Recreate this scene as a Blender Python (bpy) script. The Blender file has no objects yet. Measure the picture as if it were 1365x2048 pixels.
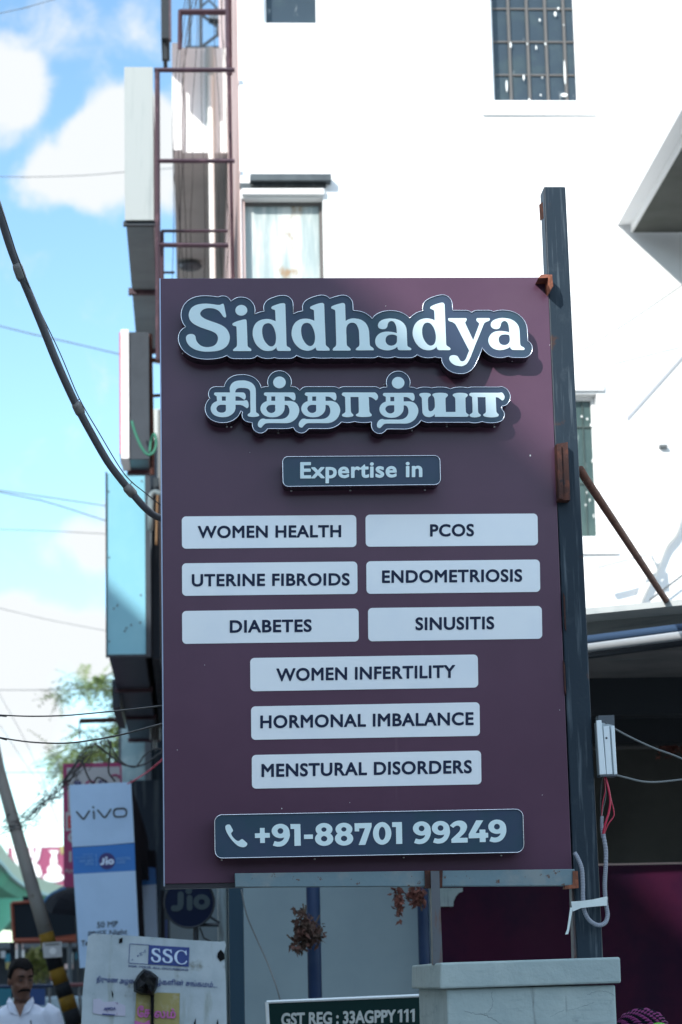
import bpy, bmesh, math, random
import numpy as np
from mathutils import Vector, Matrix
from mathutils.geometry import tessellate_polygon
random.seed(7)
S = bpy.context.scene
C = S.collection
R = math.radians

# ------------------------------------------------------------------ camera
F, CX, CY, EYE = 4715.0, 682.5, 1024.0, 1.6
PIT, ROL, YAW = R(11.286), R(-1.267), R(3.76)
_fw = np.array([math.sin(YAW)*math.cos(PIT), math.cos(YAW)*math.cos(PIT), math.sin(PIT)])
_r0 = np.array([math.cos(YAW), -math.sin(YAW), 0.0])
_u0 = np.cross(_r0, _fw)
_r = math.cos(ROL)*_r0 + math.sin(ROL)*_u0
_u = -math.sin(ROL)*_r0 + math.cos(ROL)*_u0
cam = bpy.data.cameras.new("camera")
cam.sensor_fit = 'VERTICAL'; cam.sensor_height = 36.0; cam.lens = F/2048*36.0
cam.clip_start = 0.05; cam.clip_end = 3000
cam.dof.use_dof = True; cam.dof.focus_distance = 7.2; cam.dof.aperture_fstop = 6.0
co = bpy.data.objects.new("camera", cam); C.objects.link(co)
co.matrix_world = Matrix(((_r[0], _u[0], -_fw[0], 0), (_r[1], _u[1], -_fw[1], 0), (_r[2], _u[2], -_fw[2], EYE), (0, 0, 0, 1)))
S.camera = co

def ray(x, y):
    return _fw + _r*(x-CX)/F - _u*(y-CY)/F
def P(x, y, Y):
    """world point on the plane at depth Y seen at photograph pixel (x, y)"""
    d = ray(x, y); k = Y/d[1]
    return Vector((d[0]*k, Y, d[2]*k+EYE))

# ------------------------------------------------------------------ light
SUN = Vector((0.59, 1.0, -0.59)).normalized()          # direction in which the sunlight travels
S.view_settings.view_transform = 'Standard'; S.view_settings.look = 'None'
S.view_settings.exposure = 1.15; S.view_settings.gamma = 1.0
sl = bpy.data.lights.new("sun", 'SUN'); sl.energy = 2.2; sl.angle = R(0.5); sl.color = (1.0, 0.96, 0.91)
so = bpy.data.objects.new("sun", sl); C.objects.link(so)
so.rotation_euler = SUN.to_track_quat('-Z', 'Y').to_euler(); so.location = (-20, -30, 30)

W = bpy.data.worlds.new("World"); S.world = W; W.use_nodes = True
nt = W.node_tree; N = nt.nodes; L = nt.links
bg = N['Background']
sky = N.new('ShaderNodeTexSky'); sky.sky_type = 'NISHITA'; sky.sun_disc = False
sky.sun_elevation = math.asin(-SUN.z); sky.sun_rotation = math.atan2(-SUN.x, -SUN.y)
sky.air_density = 0.9; sky.dust_density = 0.25; sky.ozone_density = 2.0
tc = N.new('ShaderNodeTexCoord')
def wmath(op, a, b=None, c=None, clamp=False):
    n = N.new('ShaderNodeMath'); n.operation = op; n.use_clamp = clamp
    for i, v in enumerate((a, b, c)):
        if v is None: continue
        if isinstance(v, (int, float)): n.inputs[i].default_value = v
        else: L.new(v, n.inputs[i])
    return n.outputs[0]
CLOUDS = [(-25, 185, 105, 1.0), (50, 180, 62, .55), (210, 262, 75, .75), (262, 225, 60, .5), (165, 330, 90, .75), (265, 330, 120, .8), (85, 362, 62, .5), (180, 60, 120, .30), (70, 55, 70, .25), (330, 40, 90, .2), (340, 260, 70, .5),
          (200, 1062, 70, .75), (135, 1090, 62, .55), (225, 1110, 60, .4), (55, 1262, 80, .85), (0, 1290, 90, .8), (130, 1300, 85, .75), (205, 1290, 70, .7), (60, 1340, 60, .35), (40, 1435, 75, .75), (105, 1450, 60, .5), (10, 1545, 60, .35), (110, 1600, 70, .3)]
acc = 0.0
for (x, y, rr, wt) in CLOUDS:
    d = Vector(ray(x, y)).normalized()
    vm = N.new('ShaderNodeVectorMath'); vm.operation = 'DOT_PRODUCT'
    L.new(tc.outputs['Generated'], vm.inputs[0]); vm.inputs[1].default_value = d
    mr = N.new('ShaderNodeMapRange'); mr.interpolation_type = 'SMOOTHSTEP'
    mr.inputs['From Min'].default_value = math.cos(rr/F*1.35); mr.inputs['From Max'].default_value = 1.0
    mr.inputs['To Max'].default_value = wt
    L.new(vm.outputs['Value'], mr.inputs['Value'])
    acc = wmath('ADD', acc, mr.outputs[0])
def wnoise(scale, detail, rough, dist=0.0):
    n = N.new('ShaderNodeTexNoise'); n.inputs['Scale'].default_value = scale; n.inputs['Detail'].default_value = detail
    n.inputs['Roughness'].default_value = rough; n.inputs['Distortion'].default_value = dist
    L.new(tc.outputs['Generated'], n.inputs['Vector']); return n.outputs['Fac']
n1 = wnoise(34, 9, .62, .3); n2 = wnoise(2.2, 5, .55)
vmf = N.new('ShaderNodeVectorMath'); vmf.operation = 'DOT_PRODUCT'; L.new(tc.outputs['Generated'], vmf.inputs[0]); vmf.inputs[1].default_value = Vector(_fw)
mf = N.new('ShaderNodeMapRange'); mf.inputs['From Min'].default_value = math.cos(R(24)); mf.inputs['From Max'].default_value = math.cos(R(17)); mf.inputs['To Min'].default_value = 1.0; mf.inputs['To Max'].default_value = 0.0
L.new(vmf.outputs['Value'], mf.inputs['Value'])
gen = wmath('MULTIPLY', wmath('MAXIMUM', wmath('MULTIPLY', wmath('SUBTRACT', n2, .46), 7.0), 0.0), mf.outputs[0])      # unseen broken cloud added outside the view as fill light
val = wmath('ADD', wmath('ADD', acc, wmath('MULTIPLY', wmath('SUBTRACT', n1, .5), 1.9)), 0.0)
ms = N.new('ShaderNodeMapRange'); ms.interpolation_type = 'SMOOTHSTEP'
ms.inputs['From Min'].default_value = .08; ms.inputs['From Max'].default_value = .92
L.new(val, ms.inputs['Value'])
tint = N.new('ShaderNodeMix'); tint.data_type = 'RGBA'; tint.blend_type = 'MULTIPLY'; tint.inputs[0].default_value = 1.0
L.new(sky.outputs[0], tint.inputs[6]); tint.inputs[7].default_value = (.88, 1.0, .96, 1)
cm = N.new('ShaderNodeMix'); cm.data_type = 'RGBA'
L.new(ms.outputs[0], cm.inputs[0]); L.new(tint.outputs[2], cm.inputs[6]); cm.inputs[7].default_value = (3.55, 3.7, 3.8, 1)
cg = N.new('ShaderNodeMix'); cg.data_type = 'RGBA'                      # unseen added cloud, made extra bright to fill the shaded sign
L.new(wmath('MINIMUM', gen, 1.0), cg.inputs[0]); L.new(cm.outputs[2], cg.inputs[6]); cg.inputs[7].default_value = (7.6, 9.1, 10.6, 1)
L.new(cg.outputs[2], bg.inputs['Color']); bg.inputs['Strength'].default_value = 0.12

# ------------------------------------------------------------------ materials
def mat(name, col, rough=.6, metal=0.0, var=None, bump=None, streak=None, spec=.5, coat=0.0, sheet=False, trans=0.0):
    """var=(colour2, scale, lo, hi[, detail]) noise mix; streak=(colour2, lo, hi, sx, sz) noise stretched along z; bump=(scale, strength)"""
    m = bpy.data.materials.new(name); m.use_nodes = True
    t = m.node_tree; n = t.nodes; l = t.links; b = n['Principled BSDF']
    b.inputs['Base Color'].default_value = (*col, 1); b.inputs['Roughness'].default_value = rough; b.inputs['Metallic'].default_value = metal
    b.inputs['Specular IOR Level'].default_value = spec; b.inputs['Coat Weight'].default_value = coat
    if trans: b.inputs['Transmission Weight'].default_value = trans
    tcn = n.new('ShaderNodeTexCoord'); cur = None
    def noise(scale, detail, vec=None, rough_=.6):
        k = n.new('ShaderNodeTexNoise'); k.inputs['Scale'].default_value = scale; k.inputs['Detail'].default_value = detail; k.inputs['Roughness'].default_value = rough_
        l.new(vec or tcn.outputs['Object'], k.inputs['Vector']); return k.outputs['Fac']
    def layer(fac, lo, hi, col2):
        nonlocal cur
        mr = n.new('ShaderNodeMapRange'); mr.interpolation_type = 'SMOOTHSTEP'
        mr.inputs['From Min'].default_value = lo; mr.inputs['From Max'].default_value = hi; l.new(fac, mr.inputs['Value'])
        mx = n.new('ShaderNodeMix'); mx.data_type = 'RGBA'; l.new(mr.outputs[0], mx.inputs[0])
        if cur is None: mx.inputs[6].default_value = (*col, 1)
        else: l.new(cur, mx.inputs[6])
        mx.inputs[7].default_value = (*col2, 1); cur = mx.outputs[2]
    for v in (var if isinstance(var, list) else [var] if var else []):
        layer(noise(v[1], v[4] if len(v) > 4 else 5), v[2], v[3], v[0])
    for s in (streak if isinstance(streak, list) else [streak] if streak else []):
        mp = n.new('ShaderNodeMapping'); mp.inputs['Scale'].default_value = (s[3], s[3], s[4]); l.new(tcn.outputs['Object'], mp.inputs['Vector'])
        layer(noise(1.0, 6, mp.outputs[0]), s[1], s[2], s[0])
    if cur is not None: l.new(cur, b.inputs['Base Color'])
    if bump:
        bn = n.new('ShaderNodeBump'); bn.inputs['Strength'].default_value = bump[1]; bn.inputs['Distance'].default_value = .01
        l.new(noise(bump[0], 6), bn.inputs['Height']); l.new(bn.outputs[0], b.inputs['Normal'])
    return m

M = {}
M['panel'] = mat('purple_panel', (.084, .039, .068), .25, var=[((.096, .045, .078), 2.2, .35, .7), ((.125, .068, .10), 1.3, .56, .80, 3)], streak=((.125, .066, .098), .66, .82, 18, .8), spec=.34, bump=(2.2, .04))
M['panel_edge'] = mat('panel_edge', (.02, .018, .025), .4)
M['trim'] = mat('silver_trim', (.75, .78, .85), .25, .9)
M['edgetrim'] = mat('panel_lip', (.33, .38, .5), .35, .6)
M['face'] = mat('tinted_face', (.045, .066, .112), .25, var=((.036, .070, .10), 5.0, .4, .65), spec=.22)
M['return'] = mat('letter_box_side', (.07, .05, .075), .22, .5)
M['acrylic'] = mat('opal_acrylic', (.68, .82, .84), .3, var=((.64, .79, .82), 6, .4, .7), spec=.3)
M['plate'] = mat('white_plate', (.82, .86, .89), .12, var=((.77, .82, .87), 4, .4, .7), spec=.5)
M['ink'] = mat('navy_ink', (.016, .025, .058), .5, spec=.15)
M['screw'] = mat('screw', (.6, .6, .6), .35, .8)
M['steel'] = mat('slate_steel', (.019, .032, .046), .42, streak=[((.085, .11, .13), .53, .72, 60, 3.0), ((.012, .02, .03), .55, .8, 9, 2)], var=[((.035, .05, .065), 14, .58, .75), ((.055, .034, .03), 9, .64, .70)], bump=(60, .08), spec=.18)
M['rust'] = mat('rust', (.16, .055, .03), .8, var=[((.28, .09, .045), 40, .45, .65), ((.05, .03, .025), 60, .6, .75)], bump=(120, .3))
M['rust_dark'] = mat('dark_rust', (.060, .032, .028), .8, spec=.15, var=[((.105, .045, .034), 35, .45, .65), ((.03, .03, .035), 25, .58, .72)], bump=(120, .3))
M['beam'] = mat('weathered_blue_steel', (.13, .205, .24), .5, var=[((.20, .24, .25), 9, .5, .7), ((.10, .05, .035), 55, .63, .70), ((.04, .04, .045), 6, .66, .8)], bump=(80, .1))
M['leg'] = mat('rusty_leg', (.09, .10, .115), .6, streak=((.11, .055, .045), .45, .65, 40, 8), var=((.05, .05, .055), 30, .55, .7))
M['plaster'] = mat('painted_plaster', (.37, .45, .45), .85, spec=.15, var=[((.31, .39, .40), 4, .4, .65), ((.22, .27, .28), 18, .62, .78), ((.15, .17, .165), 7, .68, .82)], streak=[((.27, .34, .35), .55, .75, 6, 40), ((.20, .24, .24), .62, .76, 30, 3)], bump=(35, .4))
M['crack'] = mat('crack', (.08, .10, .10), .9)
M['grime'] = mat('grime', (.16, .19, .19), .9)
M['alu'] = mat('aluminium', (.68, .75, .78), .45, .25)
M['alu_groove'] = mat('aluminium_groove', (.36, .42, .45), .5, .2)
M['darkplastic'] = mat('dark_plastic', (.07, .085, .10), .5)
M['conduit'] = mat('grey_conduit', (.23, .25, .30), .55)
M['tape'] = mat('white_tape', (.62, .70, .70), .6, bump=(50, .3))
M['redwire'] = mat('red_wire', (.45, .02, .06), .4)
M['blackwire'] = mat('black_wire', (.015, .017, .02), .5)
M['greywire'] = mat('grey_wire', (.15, .165, .17), .6, spec=.1)
M['whitewall'] = mat('white_wall', (.90, .90, .89), .9, var=((.86, .87, .87), 1.5, .4, .7), bump=(30, .1))
M['pinkwall'] = mat('pink_wall', (.72, .53, .49), .85, var=((.65, .47, .43), 2, .4, .7))
M['undershade'] = mat('painted_underside_shade', (.115, .135, .145), .8, var=((.085, .10, .11), 6, .4, .7), spec=.1)
M['wallshadow'] = mat('painted_wall_shadow', (.055, .06, .062), .8, var=((.10, .11, .11), 20, .5, .7), spec=.1)
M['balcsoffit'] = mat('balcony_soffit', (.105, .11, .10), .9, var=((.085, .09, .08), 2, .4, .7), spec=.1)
M['brace'] = mat('rusty_brace', (.17, .075, .052), .7, var=[((.10, .045, .035), 30, .45, .65), ((.24, .11, .07), 18, .6, .75)], spec=.2)
M['shadewall'] = mat('pale_shop_wall', (.27, .355, .39), .8, var=((.23, .31, .35), 1.2, .35, .7), spec=.15)
M['soffit'] = mat('grey_soffit', (.52, .55, .53), .9, var=((.45, .48, .46), 2.0, .4, .7))
M['winglass'] = mat('window_glass', (.042, .062, .080), .2, spec=.3, var=((.055, .08, .09), 5, .45, .7), streak=((.3, .33, .33), .66, .75, 30, 6))
M['dusty'] = mat('dusty_glass', (.36, .44, .44), .4, spec=.25, streak=[((.66, .69, .66), .42, .62, 8, .9), ((.36, .25, .15), .54, .66, 4.5, 2.4)])
M['grille'] = mat('window_grille', (.15, .145, .14), .8, spec=.1)
M['greengrille'] = mat('faint_grille', (.09, .12, .115), .8, spec=.1)
M['greenglass'] = mat('greenish_glass', (.055, .095, .092), .25, spec=.3, var=((.075, .12, .11), 4, .4, .7), streak=((.2, .26, .25), .62, .74, 20, 5))
M['splash'] = mat('paint_splash', (.8, .82, .8), .7)
M['maroon'] = mat('maroon_frame', (.060, .032, .044), .55, var=((.12, .065, .08), 12, .52, .72))
M['boxwhite'] = mat('box_white', (.36, .385, .37), .55, streak=((.29, .32, .31), .5, .7, 20, 1.5), var=((.25, .2, .17), 9, .7, .8))
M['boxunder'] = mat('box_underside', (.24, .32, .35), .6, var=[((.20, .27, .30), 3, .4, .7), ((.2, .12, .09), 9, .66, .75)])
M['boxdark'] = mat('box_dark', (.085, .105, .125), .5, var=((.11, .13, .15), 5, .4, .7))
M['boxblack'] = mat('box_black', (.035, .043, .05), .6, spec=.15)
M['boxgrey'] = mat('box_grey', (.052, .064, .078), .5, spec=.2, var=((.042, .052, .064), 5, .4, .7))
M['brightwhite'] = mat('bright_white', (.85, .85, .85), .5)
M['red'] = mat('red_paint', (.5, .04, .06), .5)
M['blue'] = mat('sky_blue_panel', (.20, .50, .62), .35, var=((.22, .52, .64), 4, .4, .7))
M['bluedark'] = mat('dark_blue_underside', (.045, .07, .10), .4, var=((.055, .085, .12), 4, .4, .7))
M['green'] = mat('green_cable', (.03, .20, .13), .6)
M['rust_cable'] = mat('ochre_cable', (.22, .13, .06), .6)
M['cream'] = mat('cream_pipe', (.84, .82, .77), .6)
M['pylonwhite'] = mat('pylon_white', (.36, .53, .74), .4, var=((.33, .49, .69), 3, .4, .7))
M['pylonblue'] = mat('pylon_blue', (.018, .15, .47), .4)
M['pylonside'] = mat('pylon_side', (.022, .026, .034), .7, spec=0)
M['indigo'] = mat('indigo', (.025, .018, .13), .4)
M['paleprint'] = mat('pale_print', (.55, .68, .85), .5)
M['faintprint'] = mat('faint_print', (.14, .33, .62), .5)
M['blackprint'] = mat('black_print', (.02, .022, .025), .5)
M['jionavy'] = mat('navy_disc', (.006, .011, .032), .45, spec=.1)
M['jiogrey'] = mat('grey_print', (.05, .07, .08), .6, spec=.1)
M['flex'] = mat('weathered_flex', (.42, .50, .55), .6, spec=.2, var=[((.34, .42, .47), 4, .4, .65), ((.15, .155, .12), 6.5, .58, .72), ((.10, .10, .07), 16, .66, .74)], streak=[((.28, .33, .32), .55, .75, 14, 2.5), ((.2, .21, .18), .66, .76, 30, 3)], bump=(15, .25))
M['logoblue'] = mat('logo_blue', (.028, .055, .22), .5)
M['yellowpaper'] = mat('yellow_paper', (.30, .265, .10), .75, var=[((.36, .33, .2), 25, .5, .7), ((.16, .14, .07), 14, .6, .75)])
M['pinkprint'] = mat('pink_print', (.46, .12, .36), .6)
M['lilac'] = mat('lilac_paper', (.45, .46, .58), .7, var=((.25, .2, .33), 40, .6, .7))
M['blackbag'] = mat('black_plastic', (.005, .006, .008), .4, bump=(20, .5), spec=.12)
M['magenta'] = mat('magenta_banner', (.040, .007, .024), .2, var=((.020, .006, .022), 2.2, .4, .68), spec=.16)
M['magframe'] = mat('magenta_frame', (.34, .035, .14), .5)
M['greywhite'] = mat('grey_white', (.45, .47, .50), .6)
M['gstgreen'] = mat('dark_green_board', (.005, .024, .024), .5, spec=.12)
M['gsttext'] = mat('board_text', (.42, .47, .47), .5)
M['blueframe'] = mat('blue_pole', (.010, .030, .085), .45, var=((.018, .042, .095), 5, .4, .7), spec=.25)
M['tealpost'] = mat('teal_post', (.02, .048, .075), .5, spec=.2)
M['greypole'] = mat('grey_pole', (.17, .23, .25), .5, streak=((.10, .12, .13), .5, .7, 20, 3))
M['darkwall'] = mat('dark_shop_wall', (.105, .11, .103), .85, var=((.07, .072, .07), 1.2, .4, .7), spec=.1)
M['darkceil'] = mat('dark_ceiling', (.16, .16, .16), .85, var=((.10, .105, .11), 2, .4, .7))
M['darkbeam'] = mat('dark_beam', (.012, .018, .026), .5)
M['fascia'] = mat('awning_fascia', (.27, .29, .285), .7, streak=((.2, .22, .225), .45, .65, 3, 60))
M['awntop'] = mat('awning_edge', (.48, .51, .50), .6, var=((.36, .40, .41), 3, .45, .65))
M['bluepipe'] = mat('blue_pipe', (.055, .10, .18), .5, spec=.2)
M['lightpipe'] = mat('light_pipe', (.52, .55, .57), .3, .2)
M['deadleaf'] = mat('dead_leaf', (.13, .045, .035), .8, var=((.20, .075, .055), 20, .45, .6))
M['deadleaf_dark'] = mat('dark_dead_leaf', (.065, .04, .03), .8, var=((.10, .045, .035), 20, .45, .6))
M['leaf'] = mat('leaf', (.125, .19, .055), .6, var=((.19, .24, .075), 2, .4, .65))
M['bush'] = mat('bush_leaf', (.16, .19, .04), .6, var=((.26, .25, .09), 5, .4, .6))
M['bark'] = mat('bark', (.10, .075, .055), .9, bump=(20, .5))
M['concrete'] = mat('concrete_pole', (.27, .275, .26), .85, var=[((.21, .215, .21), 3, .4, .7), ((.15, .14, .12), 9, .62, .75)], bump=(25, .3))
M['yellow'] = mat('yellow_band', (.19, .115, .015), .7, spec=.15, var=((.12, .08, .02), 8, .45, .7))
M['blackband'] = mat('black_band', (.016, .02, .025), .7, spec=.1)
M['paper'] = mat('white_paper', (.50, .54, .57), .7)
M['flygreen'] = mat('flyover_green', (.10, .40, .26), .7, var=((.08, .34, .22), .4, .4, .7))
M['flycream'] = mat('flyover_parapet', (.42, .50, .36), .7)
M['flytrim'] = mat('flyover_trim', (.35, .52, .50), .7)
M['pinkboard'] = mat('pink_board', (.26, .045, .11), .6)
M['orange'] = mat('orange_frame', (.22, .045, .02), .6)
M['screen'] = mat('dark_screen', (.014, .02, .028), .6, spec=.1)
M['umbrella'] = mat('black_umbrella', (.007, .009, .014), .7, spec=.1)
M['umbblue'] = mat('blue_highlight', (.04, .16, .34), .5)
M['asphalt'] = mat('asphalt', (.13, .125, .115), .9, var=((.17, .16, .145), 1.5, .4, .7), bump=(60, .3))
M['pave'] = mat('pavement', (.22, .21, .195), .9, var=((.17, .16, .15), 2, .4, .7), bump=(40, .3))
M['skin'] = mat('skin', (.125, .064, .045), .5, spec=.3, var=((.10, .050, .036), 9, .4, .7))
M['hair'] = mat('black_hair', (.006, .006, .007), .7, bump=(90, .5), spec=.08)
M['shirt'] = mat('white_shirt', (.52, .58, .70), .75, bump=(18, .25))
M['trouser'] = mat('grey_trousers', (.05, .05, .06), .8)
M['eye'] = mat('eye', (.015, .012, .012), .4)
M['yarn_mag'] = mat('purple_cord', (.17, .012, .11), .7)
M['yarn_black'] = mat('black_cord', (.008, .008, .014), .8, spec=.05)
M['yarn_lime'] = mat('lime_cord', (.10, .34, .03), .7)
M['carpaint'] = mat('grey_car_paint', (.16, .22, .25), .25, .3, coat=.5)
M['carglass'] = mat('car_glass', (.03, .05, .06), .08)
M['tyre'] = mat('tyre', (.02, .02, .02), .8)
M['chrome'] = mat('chrome', (.7, .72, .75), .15, .9)
M['railred'] = mat('dull_red_rail', (.16, .05, .06), .5)
M['tealboard'] = mat('teal_board', (.015, .17, .25), .5)
M['blueboard'] = mat('blue_board', (.02, .07, .24), .5)
M['oppdark'] = mat('added_shops', (.20, .19, .18), .85, var=((.09, .085, .08), .6, .4, .65))
M['oppwall'] = mat('opposite_wall', (.55, .52, .48), .85, var=((.36, .33, .29), 1, .4, .7))
M['glasspanel'] = mat('pale_glass', (.26, .40, .44), .15, var=((.38, .52, .54), 3.5, .42, .62), streak=((.12, .2, .23), .55, .7, 6, 2))
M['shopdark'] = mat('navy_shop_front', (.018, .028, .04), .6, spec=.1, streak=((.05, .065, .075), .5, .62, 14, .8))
M['greytube'] = mat('grey_tube', (.15, .165, .165), .5)

# ------------------------------------------------------------------ mesh helpers
class MB:
    def __init__(s): s.v = []; s.f = []; s.mi = []; s.cur = 0
    def add(s, vs, fs):
        o = len(s.v); s.v += [Vector(v) for v in vs]
        for f in fs: s.f.append(tuple(o+i for i in f)); s.mi.append(s.cur)
        return s
    def box(s, x0, x1, y0, y1, z0, z1):
        return s.hexa([(x0, y0, z0), (x1, y0, z0), (x1, y0, z1), (x0, y0, z1)], [(x0, y1, z0), (x1, y1, z0), (x1, y1, z1), (x0, y1, z1)])
    def hexa(s, a, b):
        return s.prism(a, b)
    def prism(s, a, b):
        n = len(a)
        return s.add(list(a)+list(b), [tuple(range(n)), tuple(range(2*n-1, n-1, -1))] + [(i, i+n, (i+1) % n+n, (i+1) % n) for i in range(n)])
    def slab(s, pts, dy=.03):
        """closed outline (points run clockwise seen from the street) with thickness dy away from the viewer"""
        return s.prism([Vector(p) for p in pts], [Vector(p)+Vector((0, dy, 0)) for p in pts])
    def tube(s, pts, r, n=8, cap=True):
        pts = [Vector(p) for p in pts]; m = len(pts)
        rs = r if isinstance(r, (list, tuple)) else [r]*m
        t0 = (pts[1]-pts[0]).normalized(); up = Vector((0, 0, 1)) if abs(t0.z) < .9 else Vector((0, 1, 0))
        u = t0.cross(up).normalized(); vs = []
        for i in range(m):
            t = (pts[min(i+1, m-1)]-pts[max(i-1, 0)]).normalized()
            u = (u-t*u.dot(t)).normalized(); w = t.cross(u)
            for k in range(n):
                a = 2*math.pi*k/n; vs.append(pts[i]+(u*math.cos(a)+w*math.sin(a))*rs[i])
        fs = [(i*n+k, i*n+(k+1) % n, (i+1)*n+(k+1) % n, (i+1)*n+k) for i in range(m-1) for k in range(n)]
        if cap: fs += [tuple(range(n-1, -1, -1)), tuple((m-1)*n+k for k in range(n))]
        return s.add(vs, fs)
    def ring(s, loop, r, n=6):
        """closed tube"""
        pts = [Vector(p) for p in loop]; m = len(pts); vs = []
        for i in range(m):
            t = (pts[(i+1) % m]-pts[i-1]).normalized(); w = Vector((0, 1, 0)); u = t.cross(w).normalized()
            for k in range(n):
                a = 2*math.pi*k/n; vs.append(pts[i]+(u*math.cos(a)+w*math.sin(a))*r)
        return s.add(vs, [(i*n+k, i*n+(k+1) % n, ((i+1) % m)*n+(k+1) % n, ((i+1) % m)*n+k) for i in range(m) for k in range(n)])
    def ball(s, c, rx, ry=None, rz=None, n=12, m=8, rot=None):
        ry = ry or rx; rz = rz or rx; c = Vector(c); vs = []
        for j in range(m+1):
            th = math.pi*j/m
            for k in range(n):
                a = 2*math.pi*k/n
                p = Vector((rx*math.sin(th)*math.cos(a), ry*math.sin(th)*math.sin(a), rz*math.cos(th)))
                if rot: p = rot @ p
                vs.append(c+p)
        return s.add(vs, [(j*n+k, (j+1)*n+k, (j+1)*n+(k+1) % n, j*n+(k+1) % n) for j in range(m) for k in range(n)])
    def cyl(s, a, b, r, n=16): return s.tube([a, b], r, n)
    def build(s, name, m, parent=None, smooth=False, bevel=0.0, loc=None):
        me = bpy.data.meshes.new(name)
        if parent is not None:
            root = parent
            while root.parent: root = root.parent
            off = root.location.copy()
        else:
            xs = [v.x for v in s.v]; ys = [v.y for v in s.v]; zs = [v.z for v in s.v]
            off = Vector(loc) if loc is not None else Vector(((min(xs)+max(xs))/2, (min(ys)+max(ys))/2, min(zs)))
        me.from_pydata([v-off for v in s.v], [], s.f); me.update()
        for mm in (m if isinstance(m, (list, tuple)) else [m]): me.materials.append(mm)
        if isinstance(m, (list, tuple)): me.polygons.foreach_set('material_index', s.mi)
        bmm = bmesh.new(); bmm.from_mesh(me); bmesh.ops.recalc_face_normals(bmm, faces=bmm.faces); bmm.to_mesh(me); bmm.free()
        if smooth: me.polygons.foreach_set('use_smooth', [True]*len(me.polygons))
        o = bpy.data.objects.new(name, me); C.objects.link(o)
        if parent is not None: o.parent = parent
        else: o.location = off
        if bevel:
            bv = o.modifiers.new('bevel', 'BEVEL'); bv.width = bevel; bv.segments = 2; bv.limit_method = 'ANGLE'
        return o
def tag(o, label=None, cat=None, group=None, kind=None):
    if label: o['label'] = label
    if cat: o['category'] = cat
    if group: o['group'] = group
    if kind: o['kind'] = kind
    return o
def thing(name, loc, label, cat, group=None):
    o = bpy.data.objects.new(name, None); o.location = loc; o.empty_display_size = .1; C.objects.link(o)
    return tag(o, label, cat, group)
def part_label(o, t): o['label'] = t; return o
def catmull(pts, closed=False, k=6):
    pts = [Vector(p) for p in pts]; n = len(pts); out = []
    rng = range(n) if closed else range(n-1)
    for i in rng:
        p0 = pts[(i-1) % n] if closed or i > 0 else pts[0]*2-pts[1]
        p1 = pts[i]; p2 = pts[(i+1) % n]
        p3 = pts[(i+2) % n] if closed or i+2 < n else pts[-1]*2-pts[-2]
        for j in range(k):
            t = j/k
            out.append(.5*((2*p1)+(p2-p0)*t+(2*p0-5*p1+4*p2-p3)*t*t+(3*p1-p0-3*p2+p3)*t**3))
    if not closed: out.append(pts[-1])
    return out
def wire(name, pix, r, m, label, cat='cable', group=None, n=6, k=5):
    """cable through photograph points (x, y, depth)"""
    pts = catmull([P(*p) for p in pix], k=k)
    o = MB().tube(pts, r, n).build(name, m, smooth=True)
    return tag(o, label, cat, group)

# ------------------------------------------------------------------ outlines, lettering
def smooth_loop(pts, k=5):
    """closed outline; a third value marks a sharp corner"""
    n = len(pts); out = []
    q = [np.array(p[:2], float) for p in pts]; cor = [len(p) > 2 for p in pts]
    for i in range(n):
        p1, p2 = q[i], q[(i+1) % n]
        m1 = (p2-q[i-1])*.5 if not cor[i] else (p2-p1)*.6
        m2 = (q[(i+2) % n]-p1)*.5 if not cor[(i+1) % n] else (p2-p1)*.6
        d = np.linalg.norm(p2-p1)
        for m in (m1, m2):
            l = np.linalg.norm(m)
            if l > 1.15*d: m *= 1.15*d/l
        for j in range(k):
            t = j/k; t2, t3 = t*t, t**3
            out.append((2*t3-3*t2+1)*p1+(t3-2*t2+t)*m1+(-2*t3+3*t2)*p2+(t3-t2)*m2)
    return np.array(out)
def ell(cx, cy, rx, ry, n=36): return np.array([(cx+rx*math.cos(2*math.pi*i/n), cy+ry*math.sin(2*math.pi*i/n)) for i in range(n)])
def poly(*p): return np.array(p, float)
def stroke(pts, w, cap=True):
    """pieces (list of loops) for a round stroke of width w"""
    out = []; pts = [np.array(p, float) for p in pts]
    for a, b in zip(pts, pts[1:]):
        d = (b-a)/np.linalg.norm(b-a); nrm = np.array([-d[1], d[0]])*w/2
        out.append([np.array([a+nrm, b+nrm, b-nrm, a-nrm])])
    for i, p in enumerate(pts):
        if cap or 0 < i < len(pts)-1: out.append([ell(p[0], p[1], w/2, w/2, 20)])
    return out
def inside_grid(loops, X, Y):
    ins = np.zeros((len(Y), len(X)), bool)
    for lp in loops:
        for (x1, y1), (x2, y2) in zip(lp, np.roll(lp, -1, axis=0)):
            if y1 == y2: continue
            rows = np.nonzero((Y >= min(y1, y2)) & (Y < max(y1, y2)))[0]
            if len(rows) == 0: continue
            xc = x1+(Y[rows]-y1)*(x2-x1)/(y2-y1)
            ins[rows] ^= X[None, :] > xc[:, None]
    return ins
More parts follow.
